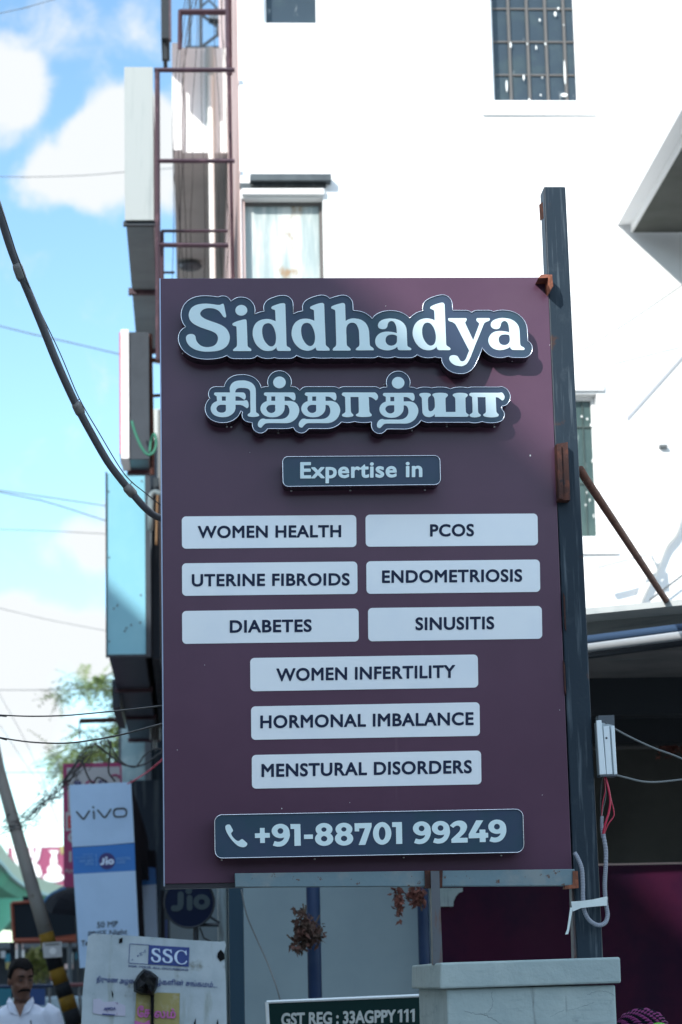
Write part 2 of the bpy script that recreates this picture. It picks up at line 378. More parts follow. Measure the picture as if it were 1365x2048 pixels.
def sdf(pieces, step, pad):
    """pieces: list of (list of loops, even-odd); returns X, Y, signed distance (negative inside the union)"""
    allp = np.concatenate([lp for pc in pieces for lp in pc])
    x0, y0 = allp.min(0)-pad; x1, y1 = allp.max(0)+pad
    X = np.arange(x0+.137*step, x1+step, step); Y = np.arange(y0+.211*step, y1+step, step)
    ins = np.zeros((len(Y), len(X)), bool); A = []; B = []
    for pc in pieces:
        ins |= inside_grid(pc, X, Y)
        for lp in pc: A.append(lp); B.append(np.roll(lp, -1, axis=0))
    A = np.concatenate(A); B = np.concatenate(B); D = np.full((len(Y), len(X)), 1e9)
    GX, GY = np.meshgrid(X, Y)
    for a, b in zip(A, B):
        d = b-a; L2 = d @ d
        if L2 < 1e-12: continue
        m = pad+4*step
        i0, i1 = np.searchsorted(X, (min(a[0], b[0])-m, max(a[0], b[0])+m)); j0, j1 = np.searchsorted(Y, (min(a[1], b[1])-m, max(a[1], b[1])+m))
        gx = GX[j0:j1, i0:i1]; gy = GY[j0:j1, i0:i1]
        t = np.clip(((gx-a[0])*d[0]+(gy-a[1])*d[1])/L2, 0, 1)
        dd = np.hypot(gx-a[0]-t*d[0], gy-a[1]-t*d[1])
        D[j0:j1, i0:i1] = np.minimum(D[j0:j1, i0:i1], dd)
    return X, Y, np.where(ins, -np.maximum(D, 1e-6), D)
def contour(X, Y, D, lev, tol):
    """closed iso-lines of D = lev"""
    V = D-lev; V[V == 0] = 1e-9; nxt = {}; pt = {}
    H, Wd = V.shape; neg = V < 0
    mix = neg[:-1, :-1].astype(int)+neg[:-1, 1:]+neg[1:, :-1]+neg[1:, 1:]
    def ev(a, b):                                   # crossing on the grid edge a-b
        key = (a, b) if a < b else (b, a)
        if key not in pt:
            va, vb = V[a], V[b]; t = va/(va-vb)
            pt[key] = (X[a[1]]+(X[b[1]]-X[a[1]])*t, Y[a[0]]+(Y[b[0]]-Y[a[0]])*t)
        return key
    for j, i in zip(*np.nonzero((mix > 0) & (mix < 4))):
        c = [(j, i), (j, i+1), (j+1, i+1), (j+1, i)]
        s = [neg[k] for k in c]; es = [(k, (k+1) % 4) for k in range(4) if s[k] != s[(k+1) % 4]]
        outs = [e for e in es if s[e[0]]]; ins_ = [e for e in es if not s[e[0]]]      # leaves / enters the inside walking round the cell
        for e in outs:
            f = ins_[0] if len(ins_) == 1 else min(ins_, key=lambda q: (q[0]-e[0]) % 4)
            nxt[ev(c[f[0]], c[f[1]])] = ev(c[e[0]], c[e[1]])
    loops = []; seen = set()
    for st in list(nxt):
        if st in seen: continue
        lp = []; k = st
        while k is not None and k not in seen:
            seen.add(k); lp.append(pt[k]); k = nxt.get(k)
        if len(lp) > 4: loops.append(rdp(np.array(lp), tol))
    return loops
def rdp(p, tol):
    far = int(np.argmax(np.hypot(*(p-p[0]).T)))
    def go(a):
        if len(a) < 3: return a
        d = a[-1]-a[0]; l = np.hypot(*d)
        e = np.abs(d[0]*(a[:, 1]-a[0, 1])-d[1]*(a[:, 0]-a[0, 0]))/l if l > 1e-9 else np.hypot(*(a-a[0]).T)
        i = int(np.argmax(e))
        if e[i] < tol: return a[[0, -1]]
        return np.concatenate([go(a[:i+1])[:-1], go(a[i:])])
    return np.concatenate([go(p[:far+1])[:-1], go(np.concatenate([p[far:], p[:1]]))[:-1]])
def group_loops(loops):
    """pair every outer outline with its holes"""
    def area(l): return np.sum(l[:, 0]*np.roll(l[:, 1], -1)-np.roll(l[:, 0], -1)*l[:, 1])/2
    def within(p, l):
        c = False
        for (x1, y1), (x2, y2) in zip(l, np.roll(l, -1, axis=0)):
            if (y1 > p[1]) != (y2 > p[1]) and p[0] < x1+(p[1]-y1)*(x2-x1)/(y2-y1): c = not c
        return c
    loops = sorted((np.asarray(l) for l in loops), key=lambda l: -abs(area(l))); out = []
    for l in loops:
        host = [g for g in out if within(l[0], g[0])]
        if host and not any(within(l[0], h) for h in host[-1][1:]): host[-1].append(l)
        else: out.append([l])
    return out
def extrude_loops(mb, loops, front, depth):
    """flat shapes from outlines; front(x, y) -> world point; depth = thickness away from the viewer"""
    for grp in group_loops(loops):
        L3 = [[Vector((p[0], -p[1], 0)) for p in lp] for lp in grp]
        tris = tessellate_polygon(L3); flat = [p for lp in grp for p in lp]
        fr = [front(*p) for p in flat]; n = len(fr); off = Vector((0, depth, 0)); fs = []
        for t in tris:
            a, b, c = (fr[i] for i in t)
            fs.append(t if (b-a).cross(c-a).y < 0 else t[::-1])
        o = 0
        for lp in grp:
            k = len(lp); fs += [(o+i, o+(i+1) % k, n+o+(i+1) % k, n+o+i) for i in range(k)]; o += k
        mb.add(fr+[v+off for v in fr], fs)
    return mb
def pix_plane(Y): return lambda x, y: P(x, y, Y)
_glyphs = {}
def text_pieces(body, kern=1.0):
    """outlines of a line of text in the built-in font, y up"""
    cu = bpy.data.curves.new('tmp', 'FONT'); cu.body = body; cu.space_character = kern
    ob = bpy.data.objects.new('tmp', cu); C.objects.link(ob)
    dg = bpy.context.evaluated_depsgraph_get()
    cv = ob.evaluated_get(dg).to_curve(dg); loops = []
    for sp in cv.splines:
        b = sp.bezier_points; lp = []
        for i in range(len(b)):
            p, q = b[i], b[(i+1) % len(b)]
            p0, p1, p2, p3 = (np.array(v[:2]) for v in (p.co, p.handle_right, q.handle_left, q.co))
            straight = np.linalg.norm(np.cross(np.append(p1-p0, 0), np.append(p3-p0, 0)))+np.linalg.norm(np.cross(np.append(p2-p0, 0), np.append(p3-p0, 0))) < 1e-5
            for j in range(1 if straight else 5):
                t = j/(1 if straight else 5)
                lp.append((1-t)**3*p0+3*t*(1-t)**2*p1+3*t*t*(1-t)*p2+t**3*p3)
        if len(lp) > 2: loops.append(np.array(lp))
    ob.evaluated_get(dg).to_curve_clear(); bpy.data.objects.remove(ob); bpy.data.curves.remove(cu)
    def area(l): return np.sum(l[:, 0]*np.roll(l[:, 1], -1)-np.roll(l[:, 0], -1)*l[:, 1])/2
    big = max(loops, key=lambda l: abs(area(l))); sg = np.sign(area(big))
    outer = [l for l in loops if np.sign(area(l)) == sg]; holes = [l for l in loops if np.sign(area(l)) != sg]
    pcs = [[o] for o in outer]
    for h in holes:
        c = h.mean(0); best = None
        for pc in pcs:
            o = pc[0]; mn, mx = o.min(0), o.max(0)
            if (mn <= h.min(0)+1e-6).all() and (mx >= h.max(0)-1e-6).all() and (best is None or np.prod(mx-mn) < np.prod(best[0].max(0)-best[0].min(0))): best = pc
        if best is not None: best.append(h)
        else: pcs.append([h])
    return pcs
def text_loops(body, bold=.03, kern=1.0, step=.016):
    pcs = text_pieces(body, kern)
    X, Y, D = sdf(pcs, step, bold+.05)
    return contour(X, Y, D, bold, step*.12)
def put_text(mb, body, a, b, cap, Y, depth=.001, bold=.03, kern=1.0, step=.016, fit_h=None, baseline=None):
    """write body between photo points a (left end of the baseline) and b (right end), capitals cap pixels tall, on the plane at depth Y"""
    lps = text_loops(body, bold, kern, step); al = np.concatenate(lps)
    x0, x1 = al[:, 0].min(), al[:, 0].max(); capu = .729*.95 if fit_h is None else fit_h
    base = -bold if baseline is None else baseline
    a = np.array(a, float); b = np.array(b, float); d = b-a
    up = np.array([0, -1.0])*cap/(capu+2*bold)
    fl = lambda x, y: (lambda q: P(q[0], q[1], Y))(a+d*(x-x0)/(x1-x0)+up*(y-base))
    lps = [l*np.array([1, -1]) for l in lps]
    return extrude_loops(mb, lps, lambda x, y: fl(x, -y), depth)

# ================================================================== the setting
g = MB().box(-400, 400, -200, 900, -1.0, 0.0).build('ground', M['asphalt'], loc=(0, 0, 0)); tag(g, kind='structure')
pv = MB().box(-.9, 30, 2.0, 60, 0.0, .13).build('pavement', M['pave'], loc=(0, 20, 0)); tag(pv, kind='structure')

# apartment block across the street, to the left of the street and reaching back past the camera: its roof edge shades the lower sign
ob = thing('apartment_block', (-13, 2, 0), 'plain apartment block across the street whose roof shades the sign', 'building')
RX, RZ = -8.0, 12.3
wl = MB().box(-24, RX, -45, 26, 0, RZ).build('wall', M['oppwall'], ob)
rr_ = thing('unseen_shop_row', (14, -30, 0), 'unseen low dull row of shops added to darken reflections in the sign', 'building')
MB().box(-7, 45, -40, -26, 0, 8.5).build('wall', M['oppdark'], rr_)  # out-of-view block added so glossy surfaces reflect something dark

# ================================================================== white building
YW = 16.5
def XZ(x, y, Y=YW):
    p = P(x, y, Y); return p.x, p.z
wb = thing('white_building', (5, YW, 0), 'tall white rendered building with sunlit front and barred windows behind the sign', 'building')
XL = XZ(480, 300)[0]
wall = MB()
# front wall with real window openings: (left, right, bottom, top)
def rect(x0, y0, x1, y1, Y=YW):
    a = P(x0, y1, Y); b = P(x1, y0, Y); return [a.x, b.x, a.z, b.z]
WIN = {'upper_left': rect(527, -60, 639, 46), 'lower_left': rect(486, 396, 646, 640), 'upper_right': rect(987, -110, 1152, 201), 'mid_right': rect(1040, 788, 1193, 1076)}
xs = sorted({XL, 14.0} | {v for w in WIN.values() for v in w[:2]}); zs = sorted({0.0, 15.0} | {v for w in WIN.values() for v in w[2:]})
for xa, xb in zip(xs, xs[1:]):
    run = None
    for za, zb in zip(zs, zs[1:]):
        hole = any(w[0] <= xa+1e-6 and xb <= w[1]+1e-6 and w[2] <= za+1e-6 and zb <= w[3]+1e-6 for w in WIN.values())
        if hole:
            if run: wall.box(xa, xb, YW, YW+.25, *run); run = None
        else: run = (run[0], zb) if run else (za, zb)
    if run: wall.box(xa, xb, YW, YW+.25, *run)
wall.box(XL+.03, 14, YW+.9, YW+9, 0, 15)
wall.build('wall', M['whitewall'], wb)
MB().box(XL-.004, XL+.03, YW+.03, YW+9, 0, 15).build('side_wall', M['pinkwall'], wb)
for key, w in WIN.items():
    x0, x1, z0, z1 = w; fr = MB(); t = .025
    for b in ((x0, x0+t, z0, z1), (x1-t, x1, z0, z1), (x0+t, x1-t, z0, z0+t), (x0+t, x1-t, z1-t, z1)): fr.box(b[0], b[1], YW+.10, YW+.15, b[2], b[3])
    f = fr.build('window', M['whitewall'] if key != 'lower_left' else M['grille'], wb)
    MB().box(x0+t, x1-t, YW+.12, YW+.128, z0+t, z1-t).build('pane', M['dusty'] if key == 'lower_left' else M['greenglass'] if key == 'mid_right' else M['winglass'], f)
    if key in ('upper_right', 'mid_right'):
        gr = MB(); n = 5; gz = (.245, .51, .775) if key == 'upper_right' else (.42, .84)
        for i in range(1, n): gr.tube([(x0+(x1-x0)*(.02+.208*i), YW+.105, z0), (x0+(x1-x0)*(.02+.208*i), YW+.105, z1)], .012 if key == 'upper_right' else .004, 6)
        for q in gz: gr.tube([(x0, YW+.112, z0+q), (x1, YW+.112, z0+q)], .008, 6)
        gr.build('grille', M['grille'] if key == 'upper_right' else M['greengrille'], f)
        rnd = random.Random(3)
        if key == 'upper_right': spots = [(1022, 90, 3, 8), (1073, 95, 2.5, 6), (1014, 172, 3, 16), (1048, 155, 3, 8), (1130, 145, 3, 34), (1129, 190, 11, 5), (1111, 28, 4, 7), (1080, 40, 3, 4), (1117, 17, 3, 4), (1055, 88, 2, 3), (1091, 88, 2.5, 4), (1082, 190, 2.5, 3), (1059, 199, 3, 3), (1128, 50, 2, 2), (1085, 155, 2, 3)]
        else: spots = [(1164, 833, 3, 3), (1175, 838, 3, 3), (1185, 850, 7, 5), (1186, 922, 3, 6), (1174, 985, 2, 3), (1180, 1000, 2, 4), (1188, 1032, 2, 5), (1172, 1010, 2, 3), (1168, 950, 2, 3)]
        for (px, py, rx, ry) in spots:
            c = P(px, py, YW+.09); k = YW/F; MB().ball(c, rx*k*.72, .004, ry*k*.85, 8, 5).build('paint_splash', M['splash'], f)
    if key in ('upper_right',):
        s0, s1 = P(965, 231, YW), P(1192, 233, YW)
        MB().box(s0.x, s1.x, YW-.03, YW, s0.z, s0.z+.014).build('sill', M['whitewall'], f)
        MB().box(x0-.05, x1+.05, YW-.012, YW, z0-.05, z0-.02).build('moulding', M['whitewall'], f)
    if key == 'mid_right':
        s0, s1 = P(1040, 1110, YW), P(1237, 1110, YW)
        MB().box(s0.x, s1.x, YW-.03, YW, s0.z, s0.z+.014).build('sill', M['whitewall'], f)
        s0, s1 = P(1040, 770, YW), P(1207, 770, YW)
        MB().box(s0.x, s1.x, YW-.03, YW, s0.z-.05, s0.z).build('lintel', M['whitewall'], f)
    if key == 'upper_left':
        a = P(502, -60, YW); b = P(526, 46, YW)
        MB().box(a.x, b.x, YW+.135, YW+.16, b.z, a.z).build('shutter', M['boxwhite'], f)
# sunshade slab over the lower left window, pale recess strip below it
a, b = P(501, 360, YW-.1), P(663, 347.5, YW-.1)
MB().box(a.x, b.x, YW-.10, YW, a.z, b.z).build('sunshade', M['undershade'], wb)  # grey front is painted for the slab's shaded underside
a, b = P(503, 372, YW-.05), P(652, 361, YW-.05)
MB().box(a.x, b.x, YW-.05, YW, a.z, b.z-.002).build('sunshade_shadow_band', M['wallshadow'], wb)  # dark band painted for the shadow below the slab
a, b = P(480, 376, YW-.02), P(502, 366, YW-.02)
MB().box(a.x, b.x, YW-.02, YW, a.z, b.z).build('sunshade_end', M['undershade'], wb)
a, b = P(484, 376, YW), P(648, 392, YW)
MB().box(a.x, b.x, YW-.05, YW, b.z, a.z-.02).build('lintel', M['whitewall'], wb)
# projecting balcony and ledges on the right
a = P(1236, 466, YW); bx0 = a.x; bz0 = a.z
MB().box(bx0+.095, 9, YW-2.4, YW, bz0, bz0+1.2).build('balcony', [M['whitewall']], wb)
MB().box(bx0, bx0+.095, YW-2.4, YW, bz0+.06, bz0+1.2).build('balcony_rib', M['whitewall'], wb)
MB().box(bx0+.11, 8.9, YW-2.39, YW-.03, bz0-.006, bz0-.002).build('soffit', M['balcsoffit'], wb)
MB().slab([P(1254, 834, YW-.012), P(1366, 709, YW-.012), P(1480, 582, YW-.012), P(1480, 590, YW-.012), P(1366, 717, YW-.012), P(1256, 840, YW-.012)], .012).build('string_course', M['greywhite'], wb)
MB().tube(catmull([P(1366, 1000, YW-.06), P(1352, 1062, YW-.06), P(1330, 1092, YW-.06), P(1310, 1140, YW-.06), P(1280, 1200, YW-.06), P(1268, 1240, YW-.06)]), .026, 8).build('drain_pipe', M['cream'], wb, smooth=True)
MB().tube([P(1196, 1131, YW-.3), P(1300, 1104, YW-.3)], .022, 8).tube([P(1296, 1083, YW-.3), P(1299, 1118, YW-.3)], .02, 6).tube([P(1296, 1112, YW-.3), P(1276, 1202, YW-.3)], .008, 6).tube([P(1299, 1104, YW-.3), P(1299, 1104, YW)], .012, 6).build('bracket_arm', M['whitewall'], wb)
MB().tube([P(1300, 1200, YW-.1), P(1366, 1150, YW-.1)], .008, 6).build('conduit_line', M['greywire'], wb)
MB().box(*[P(1318, 896, YW).x, P(1333, 896, YW).x], YW-.05, YW, P(1320, 897, YW).z, P(1320, 892, YW).z).build('wall_stub', M['greywire'], wb)
wire('thin_wire', [(1150, 710, 16.35), (1260, 642, 16.2), (1380, 560, 16.0)], .0035, M['greywire'], 'thin wire running diagonally across the white wall right of the post', 'wire')

# ================================================================== overhanging block and lattice mast further along
YB = 21.0
nb = thing('overhanging_building', (.2, YB, 0), 'pale building further along whose upper storey overhangs the street', 'building')
a, b = P(346, 305, YB), P(452, 96, YB)
MB().box(a.x, b.x+.25, YB, YB+.16, a.z, b.z).build('end_wall', M['whitewall'], nb)
MB().box(a.x-.0, a.x+.09, YB-.07, YB, a.z, b.z+.02).build('corner_pier', M['whitewall'], nb)
MB().box(a.x+.02, b.x+.25, YB+.16, YB+7, a.z+.12, b.z-.1).build('upper_storey', M['whitewall'], nb)
MB().box(a.x+.01, b.x+.25, YB+.16, YB+7, a.z, a.z+.11).build('soffit', M['soffit'], nb)
c = P(381, 519, YB+3.4); c.z = a.z-.05
MB().ball(c, .13, .13, .05, 12, 6).cyl(c, (c.x, c.y, a.z), .03, 8).build('ceiling_lamp', M['boxdark'], nb)
p = P(421, 152, YB-.1); q = P(428, 560, YB-.1)
MB().tube([p, (p.x+.01, p.y, 1.0)], .026, 8).build('down_pipe', M['cream'], nb)
p = P(420, 96, YB-.05)
MB().tube([p, (p.x, p.y, a.z)], .04, 8).build('rain_pipe', M['soffit'], nb)
a = P(352, 560, YB+1); 
MB().box(a.x-.1, XL-.01, YB+7.3, YB+16, 0, 9.0).build('rear_wall', M['soffit'], nb)

YM = 30.0
lm = thing('lattice_mast', (P(420, 60, YM).x, YM, 10), 'steel lattice mast with diagonal bracing above the overhanging building', 'mast')
mm = MB()
A = [(380, 28), (452, 28), (452, 95), (380, 95)]
for x in (380, 402, 455): mm.tube([P(x, -60, YM), P(x, 96, YM)], .018 if x != 402 else .024, 6)
mm.tube([P(402, 28, YM), P(446, 62, YM)], .022, 6).tube([P(446, 62, YM), P(402, 95, YM)], .022, 6).tube([P(372, 95, YM), P(462, 95, YM)], .022, 6)
mm.tube([P(418, 0, YM), P(400, 16, YM)], .015, 6).tube([P(418, 0, YM), P(436, 18, YM)], .015, 6).ball(P(446, 62, YM), .10, .06, .10)
mm.build('lattice', M['boxgrey'], lm)
MB().slab([P(418, 30, YM-.1), P(466, 30, YM-.1), P(466, 40, YM-.1), P(440, 38, YM-.1), P(418, 36, YM-.1)], .2).build('crosspiece', M['boxdark'], lm)

# ================================================================== hoardings hung off the buildings on the left
YA = 16.4
def hoarding(name, label, x0, y0, x1, y1, Y0, Y1, face, under, nseg, barw=.03, group=None):
    """deep sign box: its end faces us (photo corners), its underside runs away to depth Y1 in nseg panels"""
    a, b = P(x0, y1, Y0), P(x1, y0, Y0)
    t = thing(name, ((a.x+b.x)/2, Y0, a.z), label, 'hoarding', group)
    MB().box(a.x, b.x, Y0, Y0+.03, a.z, b.z).build('end_panel', face, t)
    MB().box(a.x+.006, b.x-.006, Y0+.03, Y1, a.z+.02, b.z-.01).build('box', M['boxdark'], t)
    for i in range(nseg):
        ya = Y0+.03+(Y1-Y0-.03)*i/nseg; yb = Y0+.03+(Y1-Y0-.03)*(i+1)/nseg
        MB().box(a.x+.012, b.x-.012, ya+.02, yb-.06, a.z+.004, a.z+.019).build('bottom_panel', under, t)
        MB().box(a.x-barw*.7, b.x+.02, yb-.06, yb, a.z-.03, a.z+.018).build('crossbar', M['maroon'], t)
    return t, a, b
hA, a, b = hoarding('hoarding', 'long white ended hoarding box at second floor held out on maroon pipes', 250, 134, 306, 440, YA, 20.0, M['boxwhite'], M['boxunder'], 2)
MB().box(a.x-.012, b.x+.03, YA+.03, YA+.07, a.z-.03, a.z-.001).build('crossbar', M['darkbeam'], hA)
r = .019
for q0, q1, rr_ in ((P(315, 140, YA), P(317, 720, YA), r), (P(309, 140, YA), P(470, 140, YA), r), (P(312, 322, YA), P(470, 322, YA), .017), (P(323, 462, YA+.3), P(456, 462, YA+.3), .012), (P(316, 490, YA), P(458, 491, YA), .018),
                    (P(325, 462, YA+.3), P(325, 580, YA+.3), .013), (P(306, 720, YA+2.5), P(330, 720, YA+2.5), .02), (P(316, 545, YA+2), P(350, 545, YA+2), .010)):
    MB().tube([q0, q1], rr_, 4).build('frame_pipe', M['maroon'], hA)
fr = MB()
fr.tube([P(361, 24, YA+.8), P(457, 24, YA+.8)], .026, 4).tube([P(361, 20, YA+.8), P(360, 98, YA+.8)], .018, 4).tube([P(457, -40, YA+.6), P(459, 150, YA+.6)], .024, 4).tube([P(459, 150, YA+.6), P(466, 560, YA+.4)], .014, 4)
fr = tag(fr.build('wall_frame', M['maroon']), 'maroon pipe frame bolted beside the pink wall above the white hoarding', 'frame')
# upper dark hoarding entering the top of the picture
YD = 20.2
a, b = P(323, 76, YD), P(339, 76, YD)
hD = thing('hoarding', (a.x, YD, a.z), 'dark hoarding hanging down from the top edge of the photo', 'hoarding')
MB().box(a.x, b.x, YD, YD+.05, a.z, a.z+3).build('end_panel', M['boxblack'], hD)
MB().box(a.x, b.x, YD+.05, YD+.6, a.z+.02, a.z+3).build('box', M['boxblack'], hD)
MB().box(a.x+.015, b.x-.02, YD+.1, YD+.4, a.z-.16, a.z-.0).build('bracket', M['boxblack'], hD)
MB().box(b.x, b.x+.02, YD-.01, YD+.05, a.z-.02, a.z+3).build('edge_rail', M['maroon'], hD)
# hoarding B: grey box with a white front lip
YBx = 18.5
hB, a, b = hoarding('hoarding', 'dark grey hoarding box with bright white lip, below the white ended one', 257, 664, 298, 918, YBx, 19.0, M['boxgrey'], M['bluedark'], 1)
w0, w1 = P(243, 918, YBx), P(258, 660, YBx)
MB().box(w0.x, w1.x-.001, YBx-.02, YBx+.45, w0.z, w1.z).build('white_lip', M['brightwhite'], hB)
MB().box(w0.x-.012, w0.x, YBx-.01, YBx+.4, w0.z+.04, w1.z-.02).build('red_edge', M['red'], hB)
for q0, q1, r in ((P(300, 668, YBx+.1), P(305, 950, YBx+.1), .02), (P(296, 719, YBx+.1), P(330, 722, YBx+.1), .02), (P(304, 792, YBx+.2), P(330, 790, YBx+.2), .014)): MB().tube([q0, q1], r, 4).build('frame_pipe', M['rust_dark'], hB)
wire('cable', [(264, 842, 18.3), (272, 868, 18.3), (284, 895, 18.3), (296, 909, 18.3), (307, 905, 18.3), (313, 888, 18.3), (310, 868, 18.3), (303, 880, 18.4), (300, 905, 18.4)], .011, M['green'], 'green cable looping over the grey hoarding box', k=6)
# hoarding C: blue box
YC = 20.0
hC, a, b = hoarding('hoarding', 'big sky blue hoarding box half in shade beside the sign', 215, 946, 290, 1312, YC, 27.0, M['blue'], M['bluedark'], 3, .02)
e = .012
m = MB()
m.box(a.x-e, a.x, YC-.015, YC+.05, a.z-e, b.z+e).box(b.x, b.x+.045, YC-.01, YC+.05, a.z-e, b.z+e).box(a.x, b.x, YC-.015, YC, a.z-e, a.z+.01)
m.build('frame', M['boxgrey'], hC)
MB().box(b.x+.05, b.x+.12, YC+.2, YC+6, a.z, b.z).build('side_frame', M['shopdark'], hC)
rv = MB()
for (x, y) in ((218, 983), (219, 1115), (284, 962), (283, 1000), (281, 1245), (219, 1283), (228, 1217), (235, 1211), (250, 1262), (253, 1256), (263, 1250), (282, 1190)):
    rv.ball(P(x, y, YC-.004), .007, .004, .010, 8, 5)
rv.build('rivet', M['boxdark'], hC)
a2, b2 = P(225, 1415, 22.6), P(241, 1358, 22.6)
t = MB().box(a2.x, b2.x, 22.6, 24.5, a2.z, b2.z).build('sign_box', M['boxgrey']); tag(t, 'small grey sign box hanging under the left of the blue hoarding', 'sign')
p0 = P(160, 1442, 26.0); p1 = P(262, 1439, 26.0)
t = MB().tube([p0, p1], .03, 6).tube([p0, (p0.x, p0.y, p0.z-.2)], .008, 4).build('bracket_arm', M['rust_dark']); tag(t, 'rusty bracket arm sticking out left below the blue hoarding', 'bracket')
# navy shop front between the hoardings and the sign
YS = 27.6
sf = thing('shop_building', (P(310, 1300, YS).x, YS, 0), 'dark navy shop front in shade squeezed between blue hoarding and the sign', 'shop')
x0, x1 = P(291, 1000, YS).x, P(400, 1000, YS).x
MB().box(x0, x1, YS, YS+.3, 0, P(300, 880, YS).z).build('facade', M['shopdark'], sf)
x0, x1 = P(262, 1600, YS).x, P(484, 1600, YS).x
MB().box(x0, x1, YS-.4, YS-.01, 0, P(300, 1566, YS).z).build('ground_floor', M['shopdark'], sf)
m = MB()
for (xx, ya, yb) in ((306, 1000, 1480), (312, 1010, 1500), (320, 820, 1480)): m.tube([P(xx, ya, YS-2), P(xx-2, yb, YS-2)], .022, 6)
for yy in (1222, 1298): m.tube([P(300, yy, YS-2), P(330, yy, YS-2)], .02, 4)
m.build('tube_frame', M['greytube'], sf)
MB().slab([P(305, 818, YS-1), P(330, 818, YS-1), P(330, 885, YS-1), P(305, 878, YS-1)], .1).build('cream_panel', M['soffit'], sf)
MB().tube(catmull([P(301, 1010, YC-.1), P(302, 992, YC-.1), P(310, 984, YC-.1), P(322, 988, YC-.1)]), .022, 8).tube([P(302, 1000, YC-.1), P(301, 1060, YC-.1)], .026, 8).build('flexible_pipe', M['greypole'], sf, smooth=True)
wire('cable', [(316, 985, 19.9), (315, 1005, 19.9), (314, 1040, 19.9), (313, 1090, 19.9)], .010, M['rust_cable'], 'ochre cable hanging beside the sign edge next to the conduit end')
# glass sign panel below the blue hoarding
YG = 27.5
a, b = P(243, 1572, YG), P(290, 1450, YG)
gp = thing('glass_sign', ((a.x+b.x)/2, YG, a.z), 'pale glassy sign panel under the end of the blue hoarding', 'sign')
MB().box(a.x, b.x, YG, YG+.08, a.z, b.z+.5).build('panel', M['glasspanel'], gp)
MB().box(a.x-.03, a.x, YG-.01, YG+.09, a.z, b.z+.5).box(b.x, b.x+.07, YG-.01, YG+.3, a.z-.6, b.z+.5).build('frame', M['boxdark'], gp)

# ================================================================== awning and recess on the right
aw = thing('awning', (3, 11.5, 0), 'grey sheet awning with pipes along its front edge over a dark recess', 'awning')
def strip(pa, pb, pc, pd, Ya, Yb, dy):
    """band pa-pb (top) over pd-pc (bottom), left end at depth Ya, right at Yb"""
    return MB().slab([P(*pa, Ya), P(*pb, Yb), P(*pc, Yb), P(*pd, Ya)], dy)
def ext(y0, y1, x=2600): return y0+(y1-y0)*(x-1182)/(1366-1182)
Ya, Yb = 10.2, 10.2-.65*(2600-1100)/400
strip((1100, 1223), (2600, ext(1215, 1198)), (2600, ext(1229, 1211)), (1100, 1236), Ya, Yb, 3.0).build('roof_edge', M['awntop'], aw)
strip((1100, 1237), (2600, ext(1231, 1213)), (2600, ext(1288, 1262)), (1100, 1299), Ya+.22, Yb+.22, .02).build('fascia', M['fascia'], aw)
for nm, ya, yb, r, mm_, dY in (('blue_pipe', 1279, 1256, .020, 'bluepipe', -.02), ('light_pipe', 1295, 1271, .019, 'lightpipe', -.16), ('dark_pipe', 1310, 1285, .016, 'darkbeam', .08)):
    MB().tube([P(1100, ext(ya, yb, 1100), Ya+dY), P(2600, ext(ya, yb), Yb+dY)], r, 12).build(nm, M[mm_], aw, smooth=True)
zc = P(1182, 1312, Ya).z
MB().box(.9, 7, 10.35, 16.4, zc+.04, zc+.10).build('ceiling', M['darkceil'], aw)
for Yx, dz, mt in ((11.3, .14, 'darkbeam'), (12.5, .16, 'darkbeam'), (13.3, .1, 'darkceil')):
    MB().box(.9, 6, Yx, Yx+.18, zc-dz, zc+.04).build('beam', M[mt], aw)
MB().slab([P(1246, 1420, 13.6), P(1330, 1375, 13.6), P(1366, 1360, 13.6), P(1366, 1382, 13.6), P(1252, 1437, 13.6)], .1).build('strut', M['soffit'], aw)
wire('cable', [(1180, 1314, 10.6), (1230, 1318, 10.6), (1290, 1315, 10.6), (1340, 1304, 10.5), (1400, 1286, 10.4)], .006, M['greywire'], 'grey cable sagging just under the awning edge')
for xx in ((458, 488), (615, 643), (838, 861)):
    x0, x1 = P(xx[0], 1850, 11.4).x, P(xx[1], 1850, 11.4).x
    if xx[0] == 458: t = MB().box(x0, x1, 11.4, 11.5, .13, 3.2).build('post', M['tealpost'], bevel=.006); tag(t, 'dark teal square post at the left end of the pale wall', 'post')
    elif xx[0] == 615: t = MB().tube([((x0+x1)/2, 11.45, .13), ((x0+x1)/2, 11.45, 3.2)], (x1-x0)/2, 14).build('post', M['blueframe'], smooth=True); tag(t, 'blue round post with a dried leaf bunch tied to it', 'post')
    else: t = MB().tube([((x0+x1)/2, 11.45, .13), ((x0+x1)/2, 11.45, 3.2)], (x1-x0)/2, 14).build('post', M['blueframe'], smooth=True); tag(t, 'blue round post next to the rusty leg and masonry pillar', 'post')
# pale ground floor wall, dark back wall, magenta banner
a, b = P(462, 1780, 12.0), P(856, 1780, 12.0)
t = MB().box(a.x, b.x+.1, 12.0, 12.2, .13, 2.75).build('shop_wall', M['shadewall']); tag(t, 'pale blue white shop wall below the sign behind blue posts', 'wall')
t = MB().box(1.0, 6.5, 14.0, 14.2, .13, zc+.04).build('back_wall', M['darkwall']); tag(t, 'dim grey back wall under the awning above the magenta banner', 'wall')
a, b = P(862, 1732, 11.9), P(1500, 1728, 11.9)
bn = thing('banner', (2, 11.9, .5), 'glossy dark magenta vinyl banner stretched behind the pillar and post', 'banner')
nx, nz = 60, 24; x0, x1, z0, z1 = a.x, b.x, .3, P(1205, 1731, 11.9).z; m = MB(); rnd = random.Random(5)
vs = []
for j in range(nz+1):
    for i in range(nx+1):
        u, v = i/nx, j/nz
        y = 11.9+.005*math.sin(u*11+2.5*v)*math.sin(v*3)+.002*math.sin(u*23+v*6)
        vs.append((x0+(x1-x0)*u, y, z0+(z1-z0)*v))
